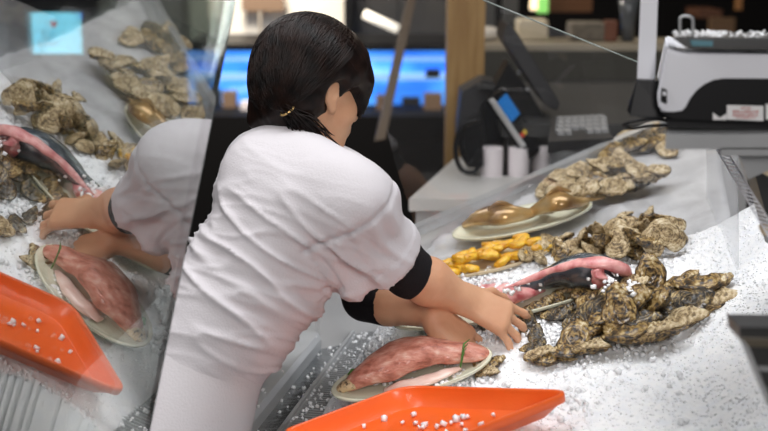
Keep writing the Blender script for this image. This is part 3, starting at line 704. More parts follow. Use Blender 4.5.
f.cone(A_(hp(-.014, .083, -.073)), A_(hp(.014, .083, -.073)), .008, .008, .010)
for s in (-1, 1):
    f.ell(A_(hp(s * .030, .090, .002)), (.014, .010, .008), HR, .006, 'cut'); f.ell(A_(hp(s * .030, .078, .002)), (.012, .012, .010), HR, .003)
    # ear
    f.ell(A_(hp(s * .079, -.006, -.014)), (.0065, .016, .028), HR, .008); f.ell(A_(hp(s * .0855, -.001, -.009)), (.0055, .009, .017), HR, 0, 'cut'); f.cone(A_(hp(s * .083, .004, -.012)), A_(hp(s * .083, -.003, -.024)), .0028, .0028, .004)
    f.ell(A_(hp(s * .077, .003, -.040)), (.006, .009, .011), HR, .006)
f.cone(A_(hp(0, -.035, -.06)), A_(neck - Vector((0, 0, .03))), .052, .058, .03)
# trunk
for s in (-1, 1):
    f.cone(A_(chest + lat * .07 * s), A_(waist + lat * .055 * s), .095, .085, .04)
    f.cone(A_(waist + lat * .05 * s), A_(hip + lat * .06 * s), .085, .105, .04)
f.cone(A_(neck - Vector((0, 0, .04))), A_(chest), .055, .085, .04)
f.cone(A_(chest - lat * .06), A_(shR), .07, .052, .04); f.cone(A_(chest + lat * .06), A_(shL), .07, .052, .04)
f.cone(A_(shR), A_(elR), .050, .038, .02); f.cone(A_(shL), A_(elL), .050, .038, .02)
f.cone(A_(elR), A_(elR.lerp(wrR, .35)), .041, .044, .015); f.cone(A_(elR.lerp(wrR, .35)), A_(wrR), .044, .028, .02)
f.cone(A_(elL), A_(elL.lerp(wrL, .35)), .038, .041, .015); f.cone(A_(elL.lerp(wrL, .35)), A_(wrL), .041, .026, .02)
for h_, k_, t_, s in ((hipR, kneeR, footR, -1), (hipL, kneeL, footL, 1)):
    f.cone(A_(h_), A_(k_), .088, .055, .03); f.cone(A_(k_), A_(k_.lerp(t_, .35)), .055, .056, .02); f.cone(A_(k_.lerp(t_, .35)), A_(t_ + Vector((0, 0, .07))), .056, .036, .02)
    f.cone(A_(t_ + Vector((-.03, 0, .03))), A_(t_ + Vector((.14, -.02, .015))), .034, .030, .02)
def hand(wr, d, n, curl, spread, thumbside, sc=1.0, palm=.085):
    d = d.normalized(); n = (n - d * n.dot(d)).normalized(); s = d.cross(n) * thumbside          # s points to the thumb's side, n out of the palm
    def q(a, b, c): return wr + d * a * sc + s * b * sc + n * c * sc
    for b in (-.026, -.009, .009, .026): f.cone(A_(q(.0, b * .6, 0)), A_(q(palm - abs(b) * .15, b, 0)), .015 * sc, .0125 * sc, .012)
    f.cone(A_(q(.015, .022, .008)), A_(q(.045, .026, .010)), .016 * sc, .013 * sc, .012)
    lens = ((.040, .024, .019), (.044, .028, .020), (.041, .026, .020), (.031, .019, .017))
    for i, (b, ls) in enumerate(zip((.028, .009, -.010, -.028), lens)):
        p = q(palm - .004, b, 0); a = math.radians(curl[i] * .55); sp = math.radians(spread[i]); r = .0088 - .0006 * (i == 3)
        for j, l in enumerate(ls):
            dd = (d * math.cos(sp) + s * math.sin(sp)) * math.cos(a) + n * math.sin(a)
            p2 = p + dd * l * sc; f.cone(A_(p), A_(p2), (r - .0007 * j) * sc, (r - .0007 * (j + 1)) * sc, .004); p = p2; a += math.radians(curl[i] * (.75 if j == 0 else .5))
    p = q(.028, .030, .010); v1 = (d * .62 + s * .68 + n * .35).normalized(); v2 = (d * .88 + s * .25 + n * .45).normalized(); v3 = (d * .92 + n * .4 - s * .05).normalized()
    for v, l, r0, r1 in ((v1, .034, .0125, .0105), (v2, .030, .0105, .0092), (v3, .024, .0092, .0075)):
        p2 = p + v * l * sc; f.cone(A_(p), A_(p2), r0 * sc, r1 * sc, .006); p = p2
f.cone(A_(wrR), A_(wrR + (wrR - elR).normalized() * .01), .027, .024, .02, flat=(tuple(camdir(.4, .8, .5)), .8))
hand(wrR, camdir(.84, -.40, -.04), camdir(-.10, -.55, -.80), (34, 38, 40, 42), (12, 3, -7, -18), 1, 1.05)
hand(wrL, camdir(.72, -.62, .0), camdir(-.25, -.55, -.75), (34, 38, 40, 42), (12, 3, -6, -16), -1, .98, .080)
worker = tag(obj('person', f.mesh('person'), M['skin']), 'person in a white short-sleeved shirt leaning over the ice, both hands among the oysters', 'person')

def wr_noise(c, s, st=(1, 1, 1), off=0):
    return np.array([mnoise.noise(Vector((p[0] * st[0] + off, p[1] * st[1], p[2] * st[2])) * s) for p in c])
# shirt : torso and both sleeves
f = Field((-.62, 1.86, .62), (.16, 2.78, 1.44), .0052)
up3 = Vector((0, 0, 1))
for s in (-1, 1):
    f.cone(A_(chest + lat * .075 * s + up3 * .0), A_(waist + lat * .06 * s), .128, .112, .05)
    f.cone(A_(waist + lat * .055 * s), A_(hip + lat * .06 * s + Vector((.015, 0, .04))), .112, .122, .05)
bk1 = pos(262, 170, 2.33); f.cone(A_(bk1 - lat * .06), A_(bk1 + lat * .06), .075, .075, .06)
f.cone(A_(neck - Vector((.01, 0, .035))), A_(chest + Vector((-.01, 0, .03))), .066, .11, .05)
f.cone(A_(pos(288, 160, 2.30)), A_(pos(336, 184, 2.19)), .050, .066, .05)     # right shoulder yoke
f.cone(A_(pos(288, 160, 2.36)), A_(shL), .050, .07, .05)
f.cone(A_(chest - lat * .06), A_(shR), .105, .078, .05); f.cone(A_(chest + lat * .06), A_(shL), .105, .078, .05)
# belly drape hanging under the leaning body
f.cone(A_(pos(308, 258, 2.24)), A_(pos(244, 340, 2.22)), .070, .055, .05)
f.cone(A_(pos(308, 258, 2.38)), A_(pos(244, 340, 2.36)), .070, .055, .05)
# sleeves, open at the hem
hR = pos(379, 261, 2.255); dR = (elR - shR).normalized(); cR = (pos(392, 268, 2.265) - pos(352, 206, 2.185)).normalized()
f.cone(A_(pos(354, 214, 2.185)), A_(hR + cR * .05), .080, .090, .03, cut=[(A_(hR), A_(cR))])
hL = shL.lerp(elL, .80); cL = (elL - shL).normalized()
f.cone(A_(shL), A_(hL + cL * .05), .080, .082, .03, cut=[(A_(hL), A_(cL))])
f.cone(A_(hR - cR * .05), A_(hR + cR * .05), .072, .083, 0, mode='cut'); f.cone(A_(hL - cL * .05), A_(hL + cL * .05), .066, .074, 0, mode='cut')
# neck opening
nd = (Hc - neck).normalized(); f.cone(A_(neck - nd * .01), A_(neck + nd * .07), .047, .056, 0, mode='cut')
ax = A_((waist - chest).normalized()); sa = A_(cR); s0 = A_(pos(352, 212, 2.185)); w0 = A_(waist); c0 = A_(chest); ld = A_(lat)
gat = A_(pos(318, 268, 2.2))
def folds(c):
    n1 = wr_noise(c, 7); n2 = wr_noise(c, 16, off=4)
    t = (c - c0) @ ax; L_ = np.linalg.norm(w0 - c0)
    d = .006 * n1 + .0022 * n2
    th_ = np.cross(ax, ld); a_, b_, c_ = c @ ax, c @ ld, c @ th_
    pr = np.array([mnoise.noise(Vector((x * 22 + y * 7, y * 4.5, z * 4.5))) for x, y, z in zip(a_, b_, c_)])
    pr2 = np.array([mnoise.noise(Vector((x * 42 + z * 9, y * 8 + 5, z * 8))) for x, y, z in zip(a_, b_, c_)])
    ridge = np.clip(1 - np.abs(pr) * 3.2, 0, 1) ** 2; ridge2 = np.clip(1 - np.abs(pr2) * 3.2, 0, 1) ** 2
    wgt = np.exp(-((t - L_ * .72) / .13) ** 2); tor = 1 / (1 + np.exp(-(t + .03) / .03))
    d += (.0125 * ridge + .0050 * ridge2) * (.18 + wgt) * (.25 + .75 * tor)
    g = c - gat; rg = np.linalg.norm(g, axis=1); an = np.arctan2(g @ ax, g @ ld)
    d += .0045 * np.exp(-(rg / .07) ** 2) * np.sin(an * 11 + 3 * n1)
    ts = (c - s0) @ sa; rs = np.linalg.norm((c - s0) - ts[:, None] * sa, axis=1)
    on = (1 / (1 + np.exp(-(ts + .005) / .012))) * (rs < .115)
    q = (c - s0) @ np.cross(sa, A_(camdir(0, 0, 1)))
    d += on * (.0042 * np.sin(q * 230 + 4 * n1) * np.clip(1 - ts / .09, 0, 1) + .005 * np.sin(q * 75 + 5 * n1 + ts * 20))         # gathers down the sleeve head
    d -= .0065 * np.exp(-((ts + .012) / .0045) ** 2) * (rs < .125) * (((c - s0) @ ld) < .08)  # sleeve seam
    h = ((A_(hR) - c) @ sa); d += .0022 * (h < .030) * (h > -.01) * (rs < .11)           # hem band
    return d
obj('shirt', f.mesh('shirt', folds, 2), M['cotton'], worker)
# collar band
bm = bmesh.new(); cn = (Hc - neck).normalized(); cx = cn.orthogonal().normalized(); cy = cn.cross(cx); rings = []
for r, z in ((.071, -.030), (.065, .0), (.0625, .014), (.059, .015), (.058, .0), (.060, -.02)):
    rings.append([bm.verts.new(neck + (cx * math.cos(a) + cy * math.sin(a)) * r + cn * (z + .003 * math.sin(2 * a))) for a in (2 * math.pi * k / 40 for k in range(40))])
for a, b in zip(rings, rings[1:]):
    for k in range(40): bm.faces.new((a[k], a[(k + 1) % 40], b[(k + 1) % 40], b[k]))
obj('collar', bm, M['cotton'], worker)
# trousers
f = Field((-.74, 1.84, .03), (-.12, 2.62, 1.02), .0065)
for s in (-1, 1): f.cone(A_(waist.lerp(hip, .42) + lat * .06 * s), A_(hip + lat * .065 * s + Vector((-.01, 0, -.04))), .126, .172, .06)
for h_, k_, t_ in ((hipR, kneeR, footR), (hipL, kneeL, footL)):
    f.cone(A_(h_ + Vector((-.02, 0, -.02))), A_(k_), .125, .090, .04); f.cone(A_(k_), A_(t_ + Vector((0, 0, .10))), .090, .080, .03)
obj('trousers', f.mesh('trousers', lambda c: .007 * wr_noise(c, 6, (1, 1, .5)) + .003 * wr_noise(c, 14, (1, 1, .35), 3), 2), M['cotton2'], worker)
for t_ in (footR, footL):
    bm = bmesh.new(); o_ = loft([(-.075, 0, .035), (-.04, 0, .045), (.04, 0, .042), (.12, 0, .03), (.18, 0, .022)], [(.02, .02), (.042, .045), (.046, .038), (.046, .028), (.02, .018)], F=frame(t_ - Vector((0, 0, .012)), Vector((.98, -.17, 0)).normalized(), Vector((.17, .98, 0)).normalized(), up3), flatb=.85)
    bm.free(); obj('shoe', o_, M['black'], worker)
# black elastic undersleeves
for nm, a, b, r0, r1 in (('undersleeve', shR.lerp(elR, .62), elR.lerp(wrR, .17), .058, .047), ('undersleeve', shL.lerp(elL, .5), elL.lerp(wrL, .36), .054, .047)):
    f = Field(np.minimum(A_(a), A_(b)) - .1, np.maximum(A_(a), A_(b)) + .1, .0045)
    e = elR if a.x > -.2 and nm and (a - elR).length < (a - elL).length else elL
    d1 = (b - e).normalized(); tt = (e - a).normalized()
    f.cone(A_(a), A_(e), r0, .047, .0); f.cone(A_(e), A_(b + d1 * .03), .047, r1, .012, cut=[(A_(b), A_(d1))])
    obj(nm, f.mesh(nm, lambda c: .0012 * wr_noise(c, 30)), M['undersleeve'], worker)

# hair : cap + locks
hair_c = hp(0, -.020, .030)
f = Field(A_(Hc) - .19, A_(Hc) + .19, .0042)
f.ell(A_(hair_c), (.098, .112, .104), HR, 0)
f.ell(A_(hp(0, -.055, -.035)), (.082, .060, .068), HR, .03)
f.ell(A_(hp(0, .030, .048)), (.080, .072, .070), HR, .03)
f.cone(A_(hp(.045, .075, .03)), A_(hp(.050, .088, -.045)), .026, .007, .02)      # fringe falling before the ear
f.cone(A_(hp(-.060, .060, .03)), A_(hp(-.068, .070, -.04)), .026, .008, .02)
f.cone(A_(hp(-.05, -.06, -.04)), A_(hp(-.055, -.075, -.085)), .035, .022, .03)
f.ell(A_(hp(.0, .112, -.060)), (.070, .050, .085), HR, .01, 'cut'); f.ell(A_(hp(.085, .050, -.045)), (.045, .040, .060), HR, .01, 'cut')               # face opening
f.ell(A_(hp(.102, .006, -.022)), (.036, .034, .042), HR, .01, 'cut'); f.ell(A_(hp(.100, .010, -.060)), (.034, .048, .040), HR, .01, 'cut')             # ear opening
f.ell(A_(hp(-.100, .010, -.045)), (.034, .048, .048), HR, .01, 'cut')
obj('hair', f.mesh('hair', lambda c: .0025 * wr_noise(c, 22) + .0012 * wr_noise(c, 80)), M['hair'], worker)
def hsurf(v, k=1.0):
    """a point on the hair surface in local direction v (right, front, up)"""
    v = Vector(v).normalized(); return v
def local2w(p): return hr * p.x + hf * p.y + hu * p.z
tie = hp(.062, -.088, -.062)
tl = Vector(((tie - hair_c).dot(hr), (tie - hair_c).dot(hf), (tie - hair_c).dot(hu)))
EARD = Vector((.86, .12, -.42)).normalized()
def strand_bm(starts, r=.0011):
    bm = bmesh.new()
    for st, en, wob, drop in starts:
        st = Vector(st).normalized(); en_n = Vector(en).normalized(); pts = []; ang = st.angle(en_n)
        for k in range(13):
            t = k / 12; d = (st * math.sin((1 - t) * ang) + en_n * math.sin(t * ang)) / max(math.sin(ang), 1e-3)
            d = d + Vector((wob[0], wob[1], wob[2])) * math.sin(math.pi * t) * .14; d.normalize()
            if d.dot(EARD) > .925: pts = None; break
            q = Vector((d.x * .098, d.y * .112, d.z * .104)) * (1 + drop + .012 * math.sin(t * 5 + wob[0] * 9))
            # the nape bulges down and back
            if d.z < 0 and d.y < .1: q += Vector((0, -.008, -.020)) * min(1, -d.z * 1.6)
            pts.append(hair_c + local2w(q))
        if pts: tube(bm, pts, [r * .5] + [r] * 11 + [r * .3], 4, False)
    return bm
st = []
R_ = random.Random(3)
for i in range(1500):      # swept from the parting round to the tie
    a = R_.uniform(0, 2 * math.pi); s_ = (R_.gauss(0, .35), R_.gauss(-.05, .45), 1)
    en = (tl.x + R_.gauss(0, .014), tl.y + R_.gauss(0, .012), tl.z + R_.gauss(0, .014))
    if R_.random() < .38: en = (R_.uniform(-.09, .03), R_.uniform(-.11, -.07), R_.uniform(-.09, -.05))
    st.append((s_, en, (R_.gauss(0, .8), R_.gauss(0, .8), R_.gauss(0, .6)), R_.uniform(.0, .045)))
for i in range(900):       # fringe and side locks towards the face
    s_ = (R_.gauss(.12, .5), R_.gauss(.35, .4), .8); sd = 1 if R_.random() < .7 else -1
    en = (sd * R_.uniform(.010, .066), R_.uniform(.095, .115), R_.uniform(-.07, -.01))
    st.append((s_, en, (R_.gauss(.2, .5), R_.gauss(.3, .4), R_.gauss(0, .4)), R_.uniform(.0, .04)))
obj('hair_strands', strand_bm(st), M['hair'], worker)
# ponytail tuft and ring
pe = pos(306, 141, 2.255)
bm = bmesh.new()
for i in range(170):
    a = tie + Vector((R_.gauss(0, .006), R_.gauss(0, .006), R_.gauss(0, .006))); e = pe + camdir(1, 0, 0) * R_.gauss(.012, .020) + camdir(0, 1, 0) * R_.gauss(0, .010) + camdir(0, 0, 1) * R_.uniform(-.02, .01)
    m_ = (a + e) / 2 + Vector((R_.gauss(0, .006), R_.gauss(0, .006), .010))
    tube(bm, wpath([a, m_, e], 4), [.0016] * 8 + [.0004], 4, False)
obj('ponytail', bm, M['hair'], worker)
bm = bmesh.new(); td = (pe - tie).normalized(); ta = td.orthogonal().normalized(); tb = td.cross(ta)
tube(bm, [tie + td * .004 + (ta * math.cos(a) + tb * math.sin(a)) * .0135 for a in (2 * math.pi * k / 20 for k in range(21))], .0022, 6)
obj('hair_tie', bm, M['gold'], worker)['label'] = 'gold-coloured hair ring'
# eyebrow + lips
bm = bmesh.new(); tube(bm, wpath([hp(.048, .072, .020), hp(.032, .086, .026), hp(.014, .092, .022)], 4), .0022, 6); obj('eyebrow', bm, M['hair'], worker)
bm = bmesh.new(); tube(bm, wpath([hp(-.022, .088, -.068), hp(0, .097, -.066), hp(.022, .088, -.068)], 4), .0035, 6); obj('lips', bm, M['lip'], worker)
for s in (1, -1):
    bm = bmesh.new(); bmesh.ops.create_uvsphere(bm, u_segments=16, v_segments=10, radius=.0115, matrix=Matrix.Translation(hp(s * .030, .080, .002))); obj('eye', bm, M['paper'], worker)

# ================================================================ SCALE on its shelf
SD = 1.80                                     # depth of the scale's front face
SN = Vector((0, 1, 0)); VD = Vector((.22, 1, 0))
S0 = pos(668, 125, SD)
def sp(px, py, back=0):                       # a point on the vertical plane of the scale's front
    return atp(px, py, S0 + SN * back, SN)
sc_root = empty('weighing_scale', sp(715, 127), 'white and black electronic weighing scale standing on the steel shelf', 'scale')
def sprism(name, pts, back, depth, m, parent=sc_root, bev=0):
    bm = bmesh.new(); prism(bm, [sp(x, y, back) for x, y in pts], VD * depth)
    if bev: bmesh.ops.bevel(bm, geom=list(bm.edges), offset=bev, segments=2, affect='EDGES')
    return obj(name, bm, m, parent, smooth=False)
sprism('body', [(667, 49), (680, 53), (800, 55), (800, 125), (672, 118), (659, 109), (657, 97)], 0, .26, M['white_pl'], bev=.003)
curve = [(674, 112), (682, 111), (686, 107), (690, 99), (697, 90), (705, 84), (714, 80), (724, 78.5), (800, 79), (800, 124.5), (673, 119), (660, 112)]
sprism('lower_panel', curve, -.004, .25, M['black'])['label'] = 'black curved lower front panel'
sprism('underside', [(664, 114), (800, 125), (800, 131), (668, 128)], .01, .22, M['black'])
sprism('power_switch', [(662, 88), (667, 90), (667, 104), (661, 101)], -.004, .004, M['black'])
sprism('switch_key', [(663, 91), (666, 92), (666, 96), (662.5, 95)], -.006, .003, M['white_pl'])
# platter pan: dark glassy pan with metal loop
plat = sprism('weighing_pan', [(672, 38), (677, 37), (800, 39), (800, 50), (688, 49), (684, 46)], -.02, .11, M['steel_dark'], bev=.002)
sprism('pan_clip', [(690, 40), (713, 41), (713, 46.5), (692, 46)], -.023, .004, mat('blue_grey_film', (.12, .25, .30), .2))
bm = bmesh.new(); b0 = -.005
tube(bm, wpath([sp(680, 37, b0), sp(680, 22, b0), sp(681, 17, b0), sp(687, 16, b0), sp(692, 18, b0), sp(693, 24, b0), sp(693, 37, b0)], 4), .0022, 8); obj('pan_loop', bm, M['steel'], sc_root)
# mast, its foot and the customer display
bm = bmesh.new(); prism(bm, [sp(643, -60, .06), sp(660, -60, .06), sp(655, 81, .06), sp(637, 81, .06)], VD * .03); obj('mast', bm, M['white_pl'], sc_root, smooth=False)
bm = bmesh.new(); prism(bm, [sp(637, 80, .04), sp(658, 81, .04), sp(668, 117, .02), sp(660, 119, .02), sp(630, 116, .03), sp(627, 110, .03)], VD * .05); obj('mast_foot', bm, M['black'], sc_root, smooth=False)
bm = bmesh.new(); box(bm, sp(655, -95, .08), (.24, .05, .12), Matrix.Rotation(.25, 3, 'Z'), .006); obj('customer_display', bm, M['black'], sc_root, smooth=False)
# stickers with their print
bm = bmesh.new(); prism(bm, [sp(727, 105, -.0052), sp(763.5, 106, -.0052), sp(763.5, 121, -.0052), sp(727, 119.5, -.0052)], SN * .0012); stk = obj('price_sticker', bm, M['sticker'], sc_root, smooth=False); stk['label'] = 'white sticker with rows of red print'
def inkrow(x0, x1, y, h, n, parent):
    bm = bmesh.new(); x = x0; rr = random.Random(int(x0 + y * 7)); wd = (x1 - x0) / n
    for i in range(n):
        # each character: two uprights and a bar, at reading size
        a = x0 + i * wd; prism(bm, [sp(a, y, -.0062), sp(a + wd * .22, y, -.0062), sp(a + wd * .22, y + h, -.0062), sp(a, y + h, -.0062)], SN * .0008)
        yy = y + rr.choice((0, .4, .75)) * h; prism(bm, [sp(a, yy, -.0062), sp(a + wd * .7, yy, -.0062), sp(a + wd * .7, yy + h * .25, -.0062), sp(a, yy + h * .25, -.0062)], SN * .0008)
        if rr.random() < .6: prism(bm, [sp(a + wd * .5, y, -.0062), sp(a + wd * .72, y, -.0062), sp(a + wd * .72, y + h, -.0062), sp(a + wd * .5, y + h, -.0062)], SN * .0008)
    return obj('printed_row', bm, M['redink'], parent, smooth=False)
inkrow(741, 752, 107.3, 1.6, 5, stk); inkrow(733, 759, 110.5, 2.6, 9, stk); inkrow(733, 759, 114.2, 2.2, 9, stk); inkrow(736, 756, 117.4, 1.2, 8, stk)
bm = bmesh.new(); prism(bm, [sp(713, 112.5, -.0052), sp(720, 118, -.0052), sp(726.5, 113.5, -.0052), sp(726.5, 120, -.0052), sp(713, 119.8, -.0052)], SN * .0012); obj('warning_label', bm, M['sticker'], sc_root, smooth=False)
bm = bmesh.new(); prism(bm, [sp(766, 104, -.0052), sp(790, 104.5, -.0052), sp(790, 120, -.0052), sp(766, 119.5, -.0052)], SN * .0012); obj('price_sticker', bm, M['sticker'], sc_root, smooth=False)
for x in (712, 764):
    bm = bmesh.new(); lathe(bm, sp(x, 131.5, .03), [(.006, -.001), (.011, 0), (.009, .007), (.004, .012)], 10); obj('foot', bm, M['tan_board'], sc_root)
pts = []
for _ in range(190):
    x = random.uniform(673, 726) if random.random() < .75 else random.uniform(726, 768); b = random.uniform(-.015, .08); p = sp(x, 37.4, b); p.z = sp(x, 37.4, -.015).z + random.uniform(0, .003); pts.append(tuple(p))
chips('ice_crumbs', pts, .002, .006, M['ice_chip'], 'melting ice crumbs on the weighing pan of the scale')
# steel shelf carrying the scale
sh = empty('steel_shelf', sp(720, 145), 'brushed steel shelf carrying the weighing scale above the case', 'shelf')
zt = sp(700, 131).z - .0005
bm = bmesh.new(); a = sp(666, 131, -.03); b = sp(860, 131, -.03)
prism(bm, [Vector((a.x, a.y, zt)), Vector((b.x, a.y, zt)), Vector((b.x, a.y + .34, zt)), Vector((a.x + .085, a.y + .34, zt))], (0, 0, -.022)); obj('shelf_top', bm, M['steel'], sh, smooth=False)
bm = bmesh.new(); box(bm, Vector(((a.x + b.x) / 2 + .05, a.y + .006, zt - .026)), (.22, .012, .012)); obj('front_rail', bm, M['steel'], sh, smooth=False)
bm = bmesh.new(); prism(bm, [sp(736, 146, .0), sp(790, 147, .0), sp(790, 160, .0), sp(748, 180, .0)], (0, .006, 0)); obj('bracket', bm, M['steel'], sh, smooth=False)
bm = bmesh.new(); box(bm, Vector((b.x - .02, a.y + .15, zt / 2)), (.05, .05, zt - .03)); obj('post', bm, M['steel_dark'], sh, smooth=False)
# black cable loop left of the scale
bm = bmesh.new(); tube(bm, wpath([sp(672, 122, .02), sp(655, 119, .0), sp(636, 121, -.01), sp(624, 125, 0), sp(632, 128, .01), sp(650, 126, .02), sp(672, 125, .03)], 6), .0028, 8)
tag(obj('power_cable', bm, M['black']), 'black cable looping out from under the left end of the scale', 'cable')

# perforated steel price rail on the right
a, b = pos(719, 146, 2.05), pos(776, 240, 1.78)
d = (b - a); dn = d.normalized(); side = dn.cross(camdir(0, 0, 1)).normalized(); hw = .0075
bm = bmesh.new()
for s in (-1, 1): tube(bm, [a + side * hw * s, b + side * hw * s], .0013, 4)
n = 22
for i in range(n):
    p = a + d * (i / n); q = a + d * ((i + 1) / n); s = 1
    tube(bm, [p + side * hw, q - side * hw], .0016, 4)
tag(obj('lattice_rail', bm, M['white_pl']), 'thin white lattice rail slanting down at the right edge under the shelf', 'rail')
# dark bin with beige goods behind the lattice rail
bm = bmesh.new(); prism(bm, [atp(x, y, pos(760, 190, 2.0), (0, 1, 0)) for x, y in ((748, 150), (800, 150), (800, 262), (776, 250))], (0, .06, 0)); tag(obj('storage_bin', bm, M['steel_dark'], smooth=False), 'dark storage bin behind the lattice rail at the right edge', 'bin')
bm = bmesh.new(); prism(bm, [pos(754, 158, 1.84), pos(772, 163, 1.84), pos(772, 178, 1.84), pos(760, 172, 1.84)], (0, .02, 0)); tag(obj('paper_scrap', bm, M['tan_board'], smooth=False), 'folded beige card sticking out at the right edge below the shelf', 'card')
bm = bmesh.new(); prism(bm, [pos(762, 228, 1.83), pos(772, 226, 1.83), pos(772, 234, 1.83), pos(765, 236, 1.83)], (0, .02, 0)); tag(obj('card_corner', bm, M['tan_board'], smooth=False), 'small beige corner of card low at the right edge', 'card')

# clear side panel standing in the ice at the right
a, b = ice(737, 300, -.03), ice(707, 212, -.03); 
a2 = atp(736, 132, a, Vector((0, 1, 0))); b2 = atp(706, 150, b, Vector((0, 1, 0)))
bm = bmesh.new(); nrm = (b - a).cross(a2 - a).normalized(); prism(bm, [a, b, b2, a2], nrm * .004)
tag(obj('acrylic_panel', bm, M['acrylic'], smooth=False), 'clear upright acrylic side panel standing in the ice under the scale shelf', 'panel')

# steel bin corner, lower right
R0 = pos(741, 319, 1.52)
st_ = empty('steel_hopper', R0, 'dark steel box corner jutting in at the lower right over the ice', 'box')
def bp(px, py): return atp(px, py, R0, (0, 1, 0))
bm = bmesh.new(); prism(bm, [bp(739, 327), bp(860, 329), bp(860, 345), bp(740, 340)], (0, .055, 0)); obj('upper_box', bm, M['steel_dark'], st_, smooth=False)
bm = bmesh.new(); prism(bm, [bp(740, 337.5), bp(860, 341), bp(860, 351), bp(747, 345)], (0, .05, 0)); bmesh.ops.translate(bm, verts=bm.verts, vec=(0, -.006, 0)); obj('rim', bm, mat('brass_rim', (.30, .26, .20), .35, .8), st_, smooth=False)
bm = bmesh.new(); prism(bm, [bp(748, 345), bp(860, 349), bp(860, 470), bp(800, 470)], (0, .05, 0)); obj('lower_chute', bm, M['steel_dark'], st_, smooth=False)
bm = bmesh.new(); prism(bm, [bp(758, 366), bp(860, 372), bp(860, 376), bp(760, 370)], (0, .04, 0)); bmesh.ops.translate(bm, verts=bm.verts, vec=(0, -.004, 0)); obj('seam_strip', bm, M['steel'], st_, smooth=False)

# ================================================================ TILL AREA
CZ = .943
c = [atz(409, 199, CZ), atz(456, 157, CZ), atz(600, 157, CZ), atz(600, 199, CZ)]
c = [c[0], c[1], Vector((.335, c[1].y, CZ)), Vector((.335, 3.60, CZ)), Vector((.62, 3.60, CZ)), Vector((.62, c[0].y, CZ))]
bm = bmesh.new(); prism(bm, c, (0, 0, -.035)); ct = tag(obj('pale_counter', bm, M['greylt'], smooth=False), 'pale stone-topped counter block behind the far rail, carrying the paper rolls', 'counter')
bm = bmesh.new(); ci = [p + Vector((.02 if i in (0, 1) else -.01, .02 if i in (0, 5) else -.01, -.035)) for i, p in enumerate(c)]; prism(bm, ci, (0, 0, -CZ + .036)); obj('cabinet', bm, M['offwhite'], ct, smooth=False)
G5 = None
for (x0, x1, y, lab) in ((480, 502.5, 177, 'white paper roll standing apart, leftmost of the three rolls on the pale counter'), (508, 529, 177, 'white paper roll in the middle of the three on the pale counter'), (530, 552, 177, 'white paper roll at the right of the three, partly behind the rail')):
    p = atz((x0 + x1) / 2, y - 2, CZ); D = (p - EYE).dot(camdir(0, 0, -1)); r = (x1 - x0) / 2 * D / FP; h = 27 * D / FP * 1.03
    if x0 > 528: p.y += .05
    bm = bmesh.new(); lathe(bm, p, [(r * .3, 0), (r, 0), (r, h), (r * .35, h), (r * .3, h - .01)], 28); o = tag(obj('paper_roll', bm, M['paper'], smooth=False), lab, 'paper roll')
# work top with splash back
WZ = 1.10
bm = bmesh.new(); a = atz(470, 150, WZ); prism(bm, [Vector((.36, 3.62, WZ)), Vector((2.6, 3.62, WZ)), Vector((2.6, 4.78, WZ)), Vector((.36, 4.78, WZ))], (0, 0, -.04)); wt = tag(obj('work_counter', bm, M['grey'], smooth=False), 'long dark grey service counter carrying the till and keyboard', 'counter')
bm = bmesh.new(); box(bm, (1.48, 4.2, WZ / 2 - .02), (2.2, 1.1, WZ - .04)); obj('cabinet', bm, M['charcoal'], wt, smooth=False)
bm = bmesh.new(); z1 = pos(560, 52, 4.7).z; box(bm, (1.48, 4.80, (WZ + z1) / 2), (2.25, .04, z1 - WZ)); obj('splashback', bm, M['olive'], wt, smooth=False)
bm = bmesh.new(); box(bm, (1.48, 4.95, z1 + .012), (2.3, .34, .024)); obj('ledge', bm, mat('ledge', (.36, .31, .23), .3), wt, smooth=False)
# till: base, stand, tilted monitor
till = empty('till', Vector((.33, 3.8, WZ)), 'black till with a steeply tilted touch monitor behind the divider glass', 'till')
TD = 3.72
T0 = pos(500, 120, TD)
def tp(px, py, back=0): return atp(px, py, T0 + Vector((0, back, 0)), (0, 1, 0))
bm = bmesh.new(); prism(bm, [tp(507, 24), tp(512, 25), tp(560, 104), tp(557, 111), tp(546, 106), tp(503, 40)], (0, .24, 0)); bmesh.ops.bevel(bm, geom=list(bm.edges), offset=.004, segments=2, affect='EDGES'); obj('monitor', bm, M['charcoal'], till, smooth=False)
bm = bmesh.new(); prism(bm, [tp(512, 26, .012), tp(513, 26, .012), tp(560, 103, .012), tp(559, 104, .012)], (0, .215, 0)); obj('screen', bm, M['black'], till, smooth=False)
bm = bmesh.new(); prism(bm, [tp(508, 62, .08), tp(530, 92, .08), tp(545, 118, .08), tp(548, 138, .08), tp(486, 142, .08), tp(482, 108, .08), tp(494, 88, .08)], (0, .12, 0)); obj('stand', bm, M['black'], till, smooth=False)
bm = bmesh.new(); prism(bm, [tp(458, 130, .13), tp(462, 92, .13), tp(484, 80, .13), tp(500, 84, .13), tp(504, 145, .13), tp(458, 145, .13)], (0, .16, 0)); obj('cash_drawer', bm, M['charcoal'], till, smooth=False)
bm = bmesh.new(); prism(bm, [tp(478, 84, .10), tp(508, 88, .10), tp(508, 92, .10), tp(478, 88, .10)], (0, .02, 0)); obj('drawer_rim', bm, M['grey'], till, smooth=False)
for x, y in ((519, 73), (528, 89)):
    bm = bmesh.new(); bmesh.ops.create_uvsphere(bm, u_segments=10, v_segments=6, radius=.007, matrix=Matrix.Translation(tp(x, y, .075))); obj('bolt', bm, M['steel'], till)
